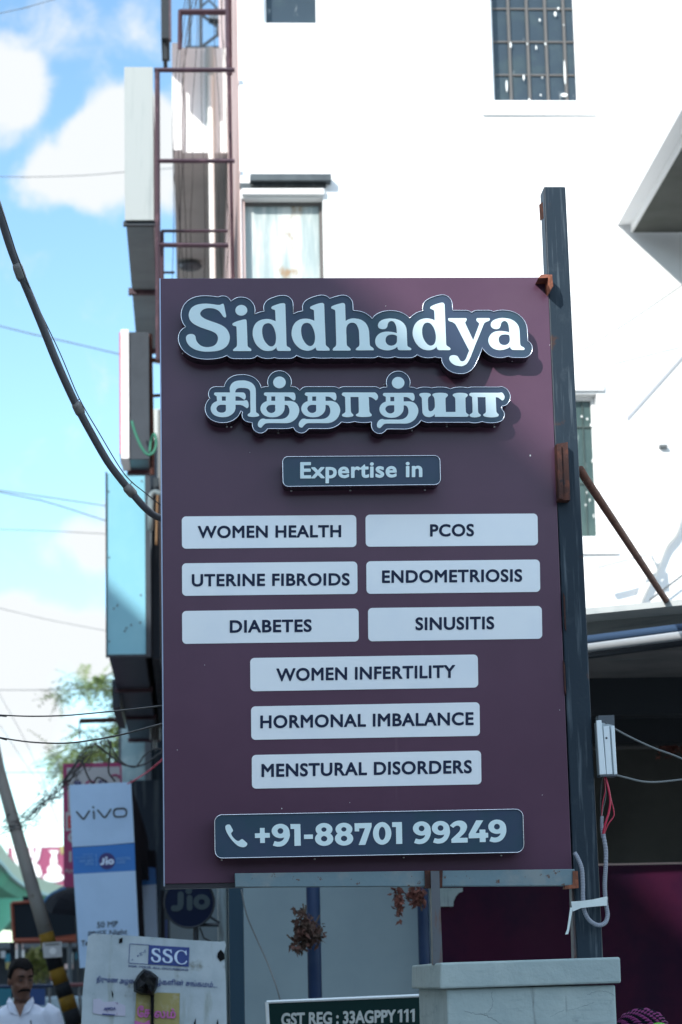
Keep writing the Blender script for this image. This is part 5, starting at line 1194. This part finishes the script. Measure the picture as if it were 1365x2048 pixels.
MB().slab(leanp([(301.5, 1988), (309, 1988), (308, 2030), (309, 2110), (303, 2110), (302, 2030)], YX-.02), .012).build('strap', M['blackbag'], bag)

# ================================================================== leaning pole with warning bands
YL = 21.0
lp_ = thing('leaning_pole', (P(135, 2048, YL).x, YL, 0), 'leaning grey concrete pole with yellow and black bands near its foot', 'pole')
def pol(pts, m_, nm):
    mb = MB(); a = [P(x, y, YL) for x, y, w in pts]; w = [ww*YL/F/2 for x, y, ww in pts]
    mb.tube(a, w, 4 if False else 12); return mb.build(nm, m_, lp_, smooth=True)
ax = [(-30, 1395, 18), (0, 1545, 23), (40, 1687, 26), (70, 1790, 27), (94, 1872, 29)]
pol(ax, M['concrete'], 'shaft'); pol([(92, 1866, 29.5), (102, 1900, 30.5)], M['yellow'], 'band')
for i, (a, b) in enumerate(zip([(102, 1900), (113, 1938), (123, 1967), (132, 1993), (140, 2020), (150, 2052)], [(113, 1938), (123, 1967), (132, 1993), (140, 2020), (150, 2052), (160, 2085)])):
    wd_ = 30+i*.7; pol([(*a, wd_), (*b, wd_+.7)], M['blackband'] if i % 2 == 0 else M['yellow'], 'band')
q = P(160, 2085, YL); MB().tube([q, Vector((q.x+.12, YL, 0))], .09, 12).build('foot', M['concrete'], lp_, smooth=True)
pp = thing('paper_notice', (P(103, 1915, YL-.12).x, YL-.12, P(103, 1915, YL).z), 'square white paper notice fixed to the leaning pole above its bands', 'notice')
MB().slab(leanp([(85, 1886), (124, 1883), (125, 1914), (88, 1916)], YL-.10), .005).build('sheet', M['paper'], pp)
m = MB(); extrude_loops(m, [ell(106, 1902, 7, 7)], pix_plane(YL-.104), .003); m.build('round_mark', M['plate'], pp)
m = MB(); m.slab(leanp([(90, 1888), (120, 1886), (120, 1889), (90, 1891)], YL-.104), .003); m.build('heading', M['greytube'], pp)

# ================================================================== far street: flyover, billboard, screen, umbrella, clutter
fly = thing('flyover', (-8, 110, 0), 'pale green curving flyover with cream parapet at the left edge', 'flyover')
top = [(-60, 1640), (-25, 1668), (0, 1686), (22, 1716), (44, 1736), (76, 1754), (127, 1771), (200, 1784)]
bot = [(-60, 1668), (-25, 1700), (0, 1719), (22, 1748), (54, 1768), (88, 1782), (127, 1787), (200, 1797)]
zt = 7.0
def ondeck(x, y, z): k = (z-EYE)/ray(x, y)[2]; d = ray(x, y); return Vector((d[0]*k, d[1]*k, z))
tp_ = catmull([ondeck(x, y, zt) for x, y in top], k=6)
def sweep(prof):
    mb = MB(); vs = []; n_ = len(prof)
    for i, p in enumerate(tp_):
        t_ = (tp_[min(i+1, len(tp_)-1)]-tp_[max(i-1, 0)]).normalized(); s_ = Vector((-t_.y, t_.x, 0)).normalized()
        if s_.x > 0: s_ = -s_
        for (o_, z_) in prof: vs.append(Vector((p.x, p.y, z_))+s_*o_)
    fs = [(i*n_+k_, i*n_+(k_+1) % n_, (i+1)*n_+(k_+1) % n_, (i+1)*n_+k_) for i in range(len(tp_)-1) for k_ in range(n_)]
    fs += [tuple(range(n_)), tuple((len(tp_)-1)*n_+k_ for k_ in range(n_))]
    return mb.add(vs, fs)
sweep([(0, 6.35), (0, 7.0), (.2, 7.0), (.2, 6.35)]).build('parapet', M['flycream'], fly)
sweep([(-.08, 6.2), (-.08, 6.345), (.25, 6.345), (.25, 6.2)]).build('ledge', M['flytrim'], fly)
sweep([(.1, 6.195), (8.5, 6.195), (8.3, 5.6), (5, 4.9), (3, 4.9), (.4, 5.8)]).build('deck', M['flygreen'], fly)
q = P(-20, 1850, 96); MB().tube([(q.x-1.2, 98, 0), (q.x-1.2, 98, 3.2), (q.x-1.2, 98, 5.2)], [.9, .9, 2.6], 20).build('pier', M['flygreen'], fly, smooth=True)
YBb = 160.0
bb = thing('billboard', (P(75, 1755, YBb).x, YBb, 0), 'far pink billboard with white arch and dome shapes above the flyover', 'billboard')
MB().slab(leanp([(16, 1695), (128, 1693), (150, 1772), (22, 1772)], YBb), .5).build('board', M['pinkboard'], bb)
m = MB(); g_ = pix_plane(YBb-.1)
def bandp(pts, w): 
    X, Y, D = sdf(stroke(pts, w), .5, 2); [extrude_loops(m, [l], g_, .08) for l in contour(X, Y, D, 0, .1)[:1]]
bandp([(29, 1694), (30, 1712), (38, 1728), (50, 1736), (64, 1730), (74, 1716), (78, 1696)], 9); bandp([(62, 1690), (65, 1712)], 7); bandp([(74, 1735), (78, 1748)], 12)
X, Y, D = sdf([[ell(109, 1740, 14, 11)], [ell(108, 1722, 7, 9)], [poly((104, 1702), (114, 1702), (113, 1722), (105, 1722))], [poly((98, 1701), (118, 1701), (116, 1706), (102, 1706))], [ell(108, 1755, 21, 9)]], .5, 2)
for l in contour(X, Y, D, 0, .1)[:1]: extrude_loops(m, [l], g_, .08)
m.build('white_shapes', M['brightwhite'], bb)
MB().slab(leanp([(120, 1692), (130, 1692), (130, 1708), (122, 1708)], YBb-.1), .1).build('yellow_patch', M['yellowpaper'], bb)
q = P(75, 1772, YBb)
for dx in (-1, 1): MB().tube([(q.x+dx, YBb+.4, 0), (q.x+dx, YBb+.4, q.z)], .15, 8).build('leg', M['greypole'], bb)
YN = 31.0
sn = thing('blank_screen_board', (P(90, 1882, YN).x, YN, 0), 'dark blank board with thin orange frame behind the leaning pole', 'board')
MB().slab(leanp([(26, 1808), (152, 1802), (154, 1876), (29, 1879)], YN), .1).build('panel', M['screen'], sn)
fr = MB(); q4 = leanp([(24, 1806), (155, 1799), (157, 1880), (28, 1882)], YN-.01)
for i in range(4): fr.tube([q4[i], q4[(i+1) % 4]], .022 if i != 2 else .035, 4)
fr.slab(leanp([(95, 1876), (155, 1868), (156, 1884), (96, 1884)], YN-.03), .02); fr.build('frame', M['orange'], sn)
MB().slab(leanp([(46, 1793), (61, 1793), (61, 1805), (46, 1805)], YN), .1).build('top_box', M['pylonside'], sn)
for x in (40, 140): MB().tube([Vector((P(x, 1880, YN).x, YN+.05, 0)), P(x, 1880, YN+.05)], .03, 8).build('leg', M['boxdark'], sn)
YU = 27.0
cu_ = P(152, 1800, YU); k = YU/F
um = thing('umbrella', (cu_.x, YU, .1), 'tilted black umbrella with painted blue edge highlight partly hidden behind the white pylon', 'umbrella')
axm = Matrix.Rotation(R(-3), 3, 'Y') @ Matrix.Rotation(R(24), 3, 'X')
m = MB(); edge_strip = MB(); Rr = 66*k; vs = []; na = 16
for j in range(7):
    th = j/6*1.18
    for i in range(na):
        a = 2*math.pi*i/na; rr = Rr*math.sin(th)/math.sin(1.18)*(1-(.07 if (i % 2) and j > 3 else 0))
        vs.append(P(150, 1774, YU)+axm @ Vector((rr*math.cos(a), rr*math.sin(a), -Rr*.50*(1-math.cos(th))/(1-math.cos(1.18)))))
m.add(vs, [(j*na+i, j*na+(i+1) % na, (j+1)*na+(i+1) % na, (j+1)*na+i) for j in range(6) for i in range(na)])
m.build('canopy', M['umbrella'], um)
edge_strip.tube(catmull([P(86, 1808, YU-.1), P(96, 1794, YU-.1), P(110, 1784, YU-.1), P(132, 1776, YU-.1)]), .013, 5); edge_strip.build('edge_strip', M['umbblue'], um)  # blue strip paints the highlight along the upper edge
MB().tube([P(150, 1774, YU)+axm @ Vector((0, 0, .03)), Vector((cu_.x+.12, YU, .13))], .012, 8).build('shaft', M['darkbeam'], um)
# shops beyond
YW2 = 38.0
x0, x1 = P(-40, 1900, YW2).x, P(175, 1900, YW2).x
fs_ = thing('far_shop', ((x0+x1)/2, YW2, 0), 'dim grey shop front far down the street behind the man', 'shop')
MB().box(x0, x1, YW2, YW2+4, 0, P(100, 1886, YW2).z).build('facade', M['boxgrey'], fs_)
MB().box(x0, x1, YW2-.8, YW2, P(100, 1897, YW2).z, P(100, 1884, YW2).z).build('canopy', M['boxdark'], fs_)
rnd = random.Random(31); cols = [M['red'], M['greywhite'], M['blueboard'], M['tealboard'], M['pinkboard'], M['yellowpaper'], M['flycream'], M['boxdark'], M['orange']]
G = 'small goods and notices on the far shop front'
GL = [((2, 1902, 9, 14), 'greywhite', 'small pale notice at the left edge of the far shop'), ((11, 1908, 10, 18), 'tealboard', 'dark teal notice left of the dark thin post'), ((30, 1882, 16, 17), 'pinkwall', 'dull pink notice above the bright white panel'), ((32, 1900, 17, 21), 'brightwhite', 'white panel standing in for a sunlit opening above the man'), ((12, 1924, 12, 14), 'yellowpaper', 'dull yellow notice low at the left edge'), ((101, 1949, 12, 9), 'red', 'red sign left of the banded pole'), ((103, 1959, 12, 9), 'greywhite', 'white strip under the red sign'), ((138, 1946, 6, 20), 'red', 'small red sign right of the banded pole'), ((138, 1905, 8, 24), 'soffit', 'grey box right of the paper notice'), ((152, 1905, 6, 14), 'tealboard', 'small teal box by the pylon edge'), ((130, 1928, 16, 10), 'pinkwall', 'pinkish notice right of the banded pole')]  # the brightwhite panel stands in for a sunlit opening
for i, ((x, y, w_, h_), mt, lab) in enumerate(GL):
    t = MB().slab(leanp([(x, y), (x+w_, y), (x+w_, y+h_), (x, y+h_)], YW2-.9-.05*i), .04).build('notice', M[mt]); tag(t, lab, 'notice', G)
t = MB().tube([P(26, 1884, 32), Vector((P(26, 1884, 32).x, 32, 0))], .035, 8).build('thin_post', M['pylonside']); tag(t, 'thin dark post behind the hair of the man', 'post')
# bush
rnd = random.Random(15); YQb = 35.0; c = P(74, 1925, YQb); t = thing('bush', (c.x, YQb, 0), 'yellow green bush between the man and the banded pole', 'bush')
lf = MB()
for i in range(700):
    a = rnd.uniform(0, 6.28); q = rnd.random()**.5; p = c+Vector((26*YQb/F*q*math.cos(a), rnd.uniform(-.2, .2), 32*YQb/F*q*math.sin(a)-.06))
    d = Vector((rnd.uniform(-1, 1), rnd.uniform(-1, 1), rnd.uniform(-.6, 1))).normalized(); s = d.cross(Vector((rnd.random(), rnd.random(), 1))).normalized()
    lf.add([p, p+d*.05+s*.018, p+d*.10, p+d*.05-s*.018], [(0, 1, 2, 3)])
lf.build('leaves', M['bush'], t); MB().tube([Vector((c.x, YQb, 0)), c], .03, 8).build('stem', M['bark'], t)
# railing and boards
YR = 24.5
rl = thing('railing', (P(110, 1970, YR).x, YR, 0), 'dark street railing with a dull red top rail behind the banded pole', 'railing')
MB().tube([P(-20, 1974, YR), P(113, 1971, YR)], .018, 8).build('top_rail', M['blueframe'], rl); MB().tube([P(140, 1970, YR), P(172, 1969, YR)], .02, 8).build('top_rail', M['railred'], rl)
for x in (-5, 60, 100, 160): MB().tube([P(x, 1971, YR), Vector((P(x, 1971, YR).x, YR, 0))], .014, 6).build('post', M['boxdark'], rl)
for (x0, x1, y0, y1, mt, lab) in ((-25, 23, 1977, 1999, 'tealboard', 'teal board hanging on the railing left of the man'), (61, 91, 1977, 1997, 'blueboard', 'blue board hanging on the railing right of the man')):
    t = MB().slab(leanp([(x0, y0), (x1, y0), (x1, y1+14), (x0, y1+14)], YR-.05), .02).build('railing_board', M[mt]); tag(t, lab, 'board')
# parked grey car seen between man and pole, behind the railing
YCa = 29.5
ca = P(95, 2000, YCa); car = thing('parked_car', (ca.x, YCa+1.8, 0), 'grey car parked beyond the railing, mostly hidden', 'car')
def carpoint(u, v, w): return Vector((ca.x+u, YCa+v, w))
m = MB()
prof = [(-.82, .25), (.82, .25), (.86, .7), (.80, .98), (-.80, .98), (-.86, .7)]
m.prism([carpoint(u, 0, w) for u, w in prof], [carpoint(u, 3.8, w) for u, w in prof])
m.prism([carpoint(-.78, .7, .975), carpoint(.78, .7, .975), carpoint(.62, 1.25, 1.5), carpoint(-.62, 1.25, 1.5)], [carpoint(-.78, 3.3, .975), carpoint(.78, 3.3, .975), carpoint(.62, 2.8, 1.5), carpoint(-.62, 2.8, 1.5)])
m.build('body', M['carpaint'], car, bevel=.06)
MB().add([carpoint(-.70, .74, 1.02), carpoint(.70, .74, 1.02), carpoint(.58, 1.20, 1.44), carpoint(-.58, 1.20, 1.44)], [(0, 1, 2, 3)]).build('windscreen', M['carglass'], car)
for u in (-.6, .6):
    MB().ball(carpoint(u, 0, .72), .14, .05, .09).build('headlight', M['chrome'], car)
    for v in (.8, 3.0): MB().tube([carpoint(u*1.15-.08, v, .3), carpoint(u*1.15+.08, v, .3)], .3, 18).build('wheel', M['tyre'], car)

# ================================================================== the man
YH_ = 15.5
hx = P(42, 1955, YH_)
man = thing('person', (hx.x, YH_, 0), 'moustached man in a white shirt with a pen in the pocket, looking down', 'person')
HZ = P(42, 1921, YH_).z                                 # crown of the hair
hr = Matrix.Rotation(R(26), 3, 'Z') @ Matrix.Rotation(R(10), 3, 'X')   # head turned to his left and bowed a little
hc_ = Vector((hx.x, YH_, HZ-.122))
def hp(x, y, z): return hc_+hr @ Vector((x, y, z))
def remesh(mb, name, m_, vox, sm=True, it=3):
    me = bpy.data.meshes.new('tmp'); me.from_pydata([v-man.location for v in mb.v], [], mb.f)
    o = bpy.data.objects.new(name, me); C.objects.link(o)
    md = o.modifiers.new('r', 'REMESH'); md.mode = 'VOXEL'; md.voxel_size = vox; md.use_smooth_shade = True
    sm_ = o.modifiers.new('s', 'SMOOTH'); sm_.iterations = it; sm_.factor = .5
    dg = bpy.context.evaluated_depsgraph_get(); me2 = bpy.data.meshes.new_from_object(o.evaluated_get(dg)); o.modifiers.clear(); o.data = me2
    me2.materials.clear(); me2.materials.append(m_); me2.polygons.foreach_set('use_smooth', [True]*len(me2.polygons)); o.parent = man
    return o
b = MB(); X0 = hx.x
b.ball(hp(0, 0, .025), .074, .092, .095, 20, 14, hr); b.ball(hp(0, -.028, -.045), .061, .066, .080, 18, 12, hr); b.ball(hp(0, -.058, -.098), .034, .028, .026, 12, 8, hr)   # skull, jaw, chin
b.tube([hp(0, -.085, .018), hp(0, -.100, -.012), hp(0, -.106, -.030), hp(0, -.090, -.038)], [.009, .011, .015, .011], 8)                                       # nose
for s in (-1, 1):
    b.ball(hp(s*.012, -.094, -.032), .009, n=8, m=6); b.ball(hp(s*.034, -.072, .030), .022, .014, .009, 10, 6, hr)                                            # nostrils, brows
    b.ball(hp(s*.077, .005, -.010), .010, .020, .032, 10, 8, hr); b.ball(hp(s*.042, -.055, -.025), .022, .022, .020, 10, 8, hr)                               # ears, cheekbones
b.ball(hp(0, -.083, -.060), .022, .012, .006, 10, 6, hr); b.ball(hp(0, -.081, -.070), .019, .012, .007, 10, 6, hr)                                             # lips
nb_ = Vector((X0+.005, YH_+.045, HZ-.265)); b.tube([hp(0, .035, -.03), nb_+Vector((0, 0, .03)), nb_-Vector((0, 0, .05))], [.052, .053, .066], 14)               # neck
def limb(mb, pts, rs, n=12): mb.tube([Vector((X0+x, YH_+y, z)) for x, y, z in pts], rs, n)
SH = HZ-.290
torso = [(.0, .035, SH+.0, .06, .055), (.0, .035, SH-.05, .175, .095), (.0, .03, SH-.20, .185, .115), (0, .03, SH-.38, .165, .11), (0, .03, SH-.52, .165, .115), (0, .03, SH-.62, .17, .12)]
def loft(mb, secs, n=20, g=0.0):
    vs = []
    for (x, y, z, rx, ry) in secs:
        for i in range(n): a = 2*math.pi*i/n; vs.append((X0+x+(rx+g)*math.cos(a), YH_+y+(ry+g)*math.sin(a), z))
    k_ = len(secs); mb.add(vs, [(j*n+i, j*n+(i+1) % n, (j+1)*n+(i+1) % n, (j+1)*n+i) for j in range(k_-1) for i in range(n)]+[tuple(range(n)), tuple((k_-1)*n+i for i in range(n))])
loft(b, torso)
for s in (-1, 1):
    arm = [(s*.165, .035, SH-.045), (s*.225, .04, SH-.20), (s*.245, .05, SH-.33), (s*.245, -.01, SH-.46), (s*.235, -.05, SH-.57)]
    limb(b, arm, [.060, .050, .042, .038, .027])
    hb = Vector((X0+s*.235, YH_-.055, SH-.60)); b.ball(hb-Vector((0, .004, .035)), .022, .040, .052, 12, 8)
    for f_, (dy, ln) in enumerate(((-.030, .066), (-.010, .076), (.010, .070), (.028, .056))):
        p0 = hb+Vector((0, dy-.006, -.075)); b.tube([p0, p0+Vector((-s*.004, -.004, -ln*.5)), p0+Vector((-s*.018, -.008, -ln))], [.0095, .009, .0075], 8)
    p0 = hb+Vector((0, -.034, -.02)); b.tube([p0, p0+Vector((-s*.008, -.022, -.025)), p0+Vector((-s*.016, -.026, -.055))], [.012, .011, .009], 8)
    limb(b, [(s*.085, .03, SH-.60), (s*.10, .02, SH-.82), (s*.105, .03, SH-1.02), (s*.105, .05, SH-1.2), (s*.105, .05, .09)], [.098, .085, .060, .056, .042])
    b.ball((X0+s*.105, YH_-.02, .05), .045, .125, .048, 14, 8)
body = remesh(b, 'body', M['skin'], .0075)
h = MB()                                                # hair cap: shell round the skull, open at the face
rnd = random.Random(8); vs = []; NA, NB = 28, 12
for j in range(NB+1):
    for i in range(NA):
        a = 2*math.pi*i/NA; front_ = max(0, -math.sin(a))
        q_ = min(1, max(0, (front_-.05)/.55)); lim = 2.0-1.0*q_*q_*(3-2*q_)-.10*max(0, front_-.8)/.2*-1+rnd.uniform(-.05, .05); th = lim*j/NB; bump_ = 1+.05*math.sin(7*a+3*th)*math.sin(th)+rnd.uniform(-.02, .02)
        vs.append(hp(.081*math.sin(th)**.85*math.cos(a)*bump_, .006+.101*math.sin(th)**.85*math.sin(a)*bump_, .03+.110*math.cos(th)*bump_))
h.add(vs, [(j*NA+i, (j+1)*NA+i, (j+1)*NA+(i+1) % NA, j*NA+(i+1) % NA) for j in range(NB) for i in range(NA)])
ho = h.build('hair', M['hair'], man, smooth=True); sd = ho.modifiers.new('t', 'SOLIDIFY'); sd.thickness = .006; sd.offset = -1
ms_ = MB(); ms_.tube([hp(-.042, -.068, -.066), hp(-.028, -.086, -.052), hp(0, -.099, -.046), hp(.028, -.086, -.052), hp(.042, -.068, -.066)], [.004, .008, .009, .008, .004], 10); ms_.build('moustache', M['hair'], man, smooth=True)
for s in (-1, 1):
    MB().tube([hp(s*.012, -.094, .034), hp(s*.030, -.091, .040), hp(s*.052, -.073, .035)], [.0045, .0055, .003], 8).build('eyebrow', M['hair'], man, smooth=True)
    MB().ball(hp(s*.032, -.083, .012), .0155, .007, .0055, 10, 6, hr).build('eye', M['eye'], man, smooth=True)
sh = MB(); loft(sh, [(0, .04, SH+.016, .088, .074)]+[(x, y, z, rx+.006, ry+.006) for x, y, z, rx, ry in torso[1:]]+[(0, .03, SH-.72, .185, .135)], 24, .010)
for s in (-1, 1): limb(sh, [(s*.14, .035, SH-.035), (s*.185, .036, SH-.06), (s*.228, .04, SH-.20), (s*.250, .05, SH-.33), (s*.250, -.01, SH-.46), (s*.240, -.045, SH-.555)], [.070, .074, .068, .060, .054, .045], 16)
so_ = remesh(sh, 'shirt', M['shirt'], .010, it=4)
cl = MB()
for s in (-1, 1):
    cl.add([Vector((X0+s*.012, YH_-.075, SH-.055)), Vector((X0+s*.062, YH_-.085, SH-.030)), Vector((X0+s*.088, YH_-.03, SH+.030)), Vector((X0+s*.075, YH_+.03, SH+.062)), Vector((X0+s*.045, YH_-.040, SH+.030))], [(0, 1, 2, 4), (4, 2, 3)])
co_ = cl.build('collar', M['shirt'], man); sd = co_.modifiers.new('t', 'SOLIDIFY'); sd.thickness = .004
cl = MB(); cl.add([Vector((X0-.035, YH_-.078, SH+.02)), Vector((X0+.035, YH_-.078, SH+.02)), Vector((X0+.004, YH_-.103, SH-.065))], [(0, 1, 2)]); cl.build('neck_opening', M['skin'], man)
MB().tube([Vector((X0+.075, YH_-.135, SH-.085)), Vector((X0+.076, YH_-.14, SH-.125))], .004, 6).tube([Vector((X0+.066, YH_-.137, SH-.092)), Vector((X0+.079, YH_-.137, SH-.092))], .0018, 5).build('pen', M['blackprint'], man)
tr_ = MB(); loft(tr_, [(0, .03, SH-.60, .178, .128), (0, .03, SH-.72, .180, .135)], 20, .004)
for s in (-1, 1): limb(tr_, [(s*.085, .03, SH-.68), (s*.10, .02, SH-.82), (s*.105, .03, SH-1.02), (s*.105, .05, SH-1.2), (s*.105, .05, .10)], [.108, .097, .080, .074, .070], 14)
remesh(tr_, 'trousers', M['trouser'], .012)
for s in (-1, 1): MB().ball((X0+s*.105, YH_-.025, .045), .052, .135, .05, 14, 8).build('shoe', M['blackbag'], man, smooth=True)
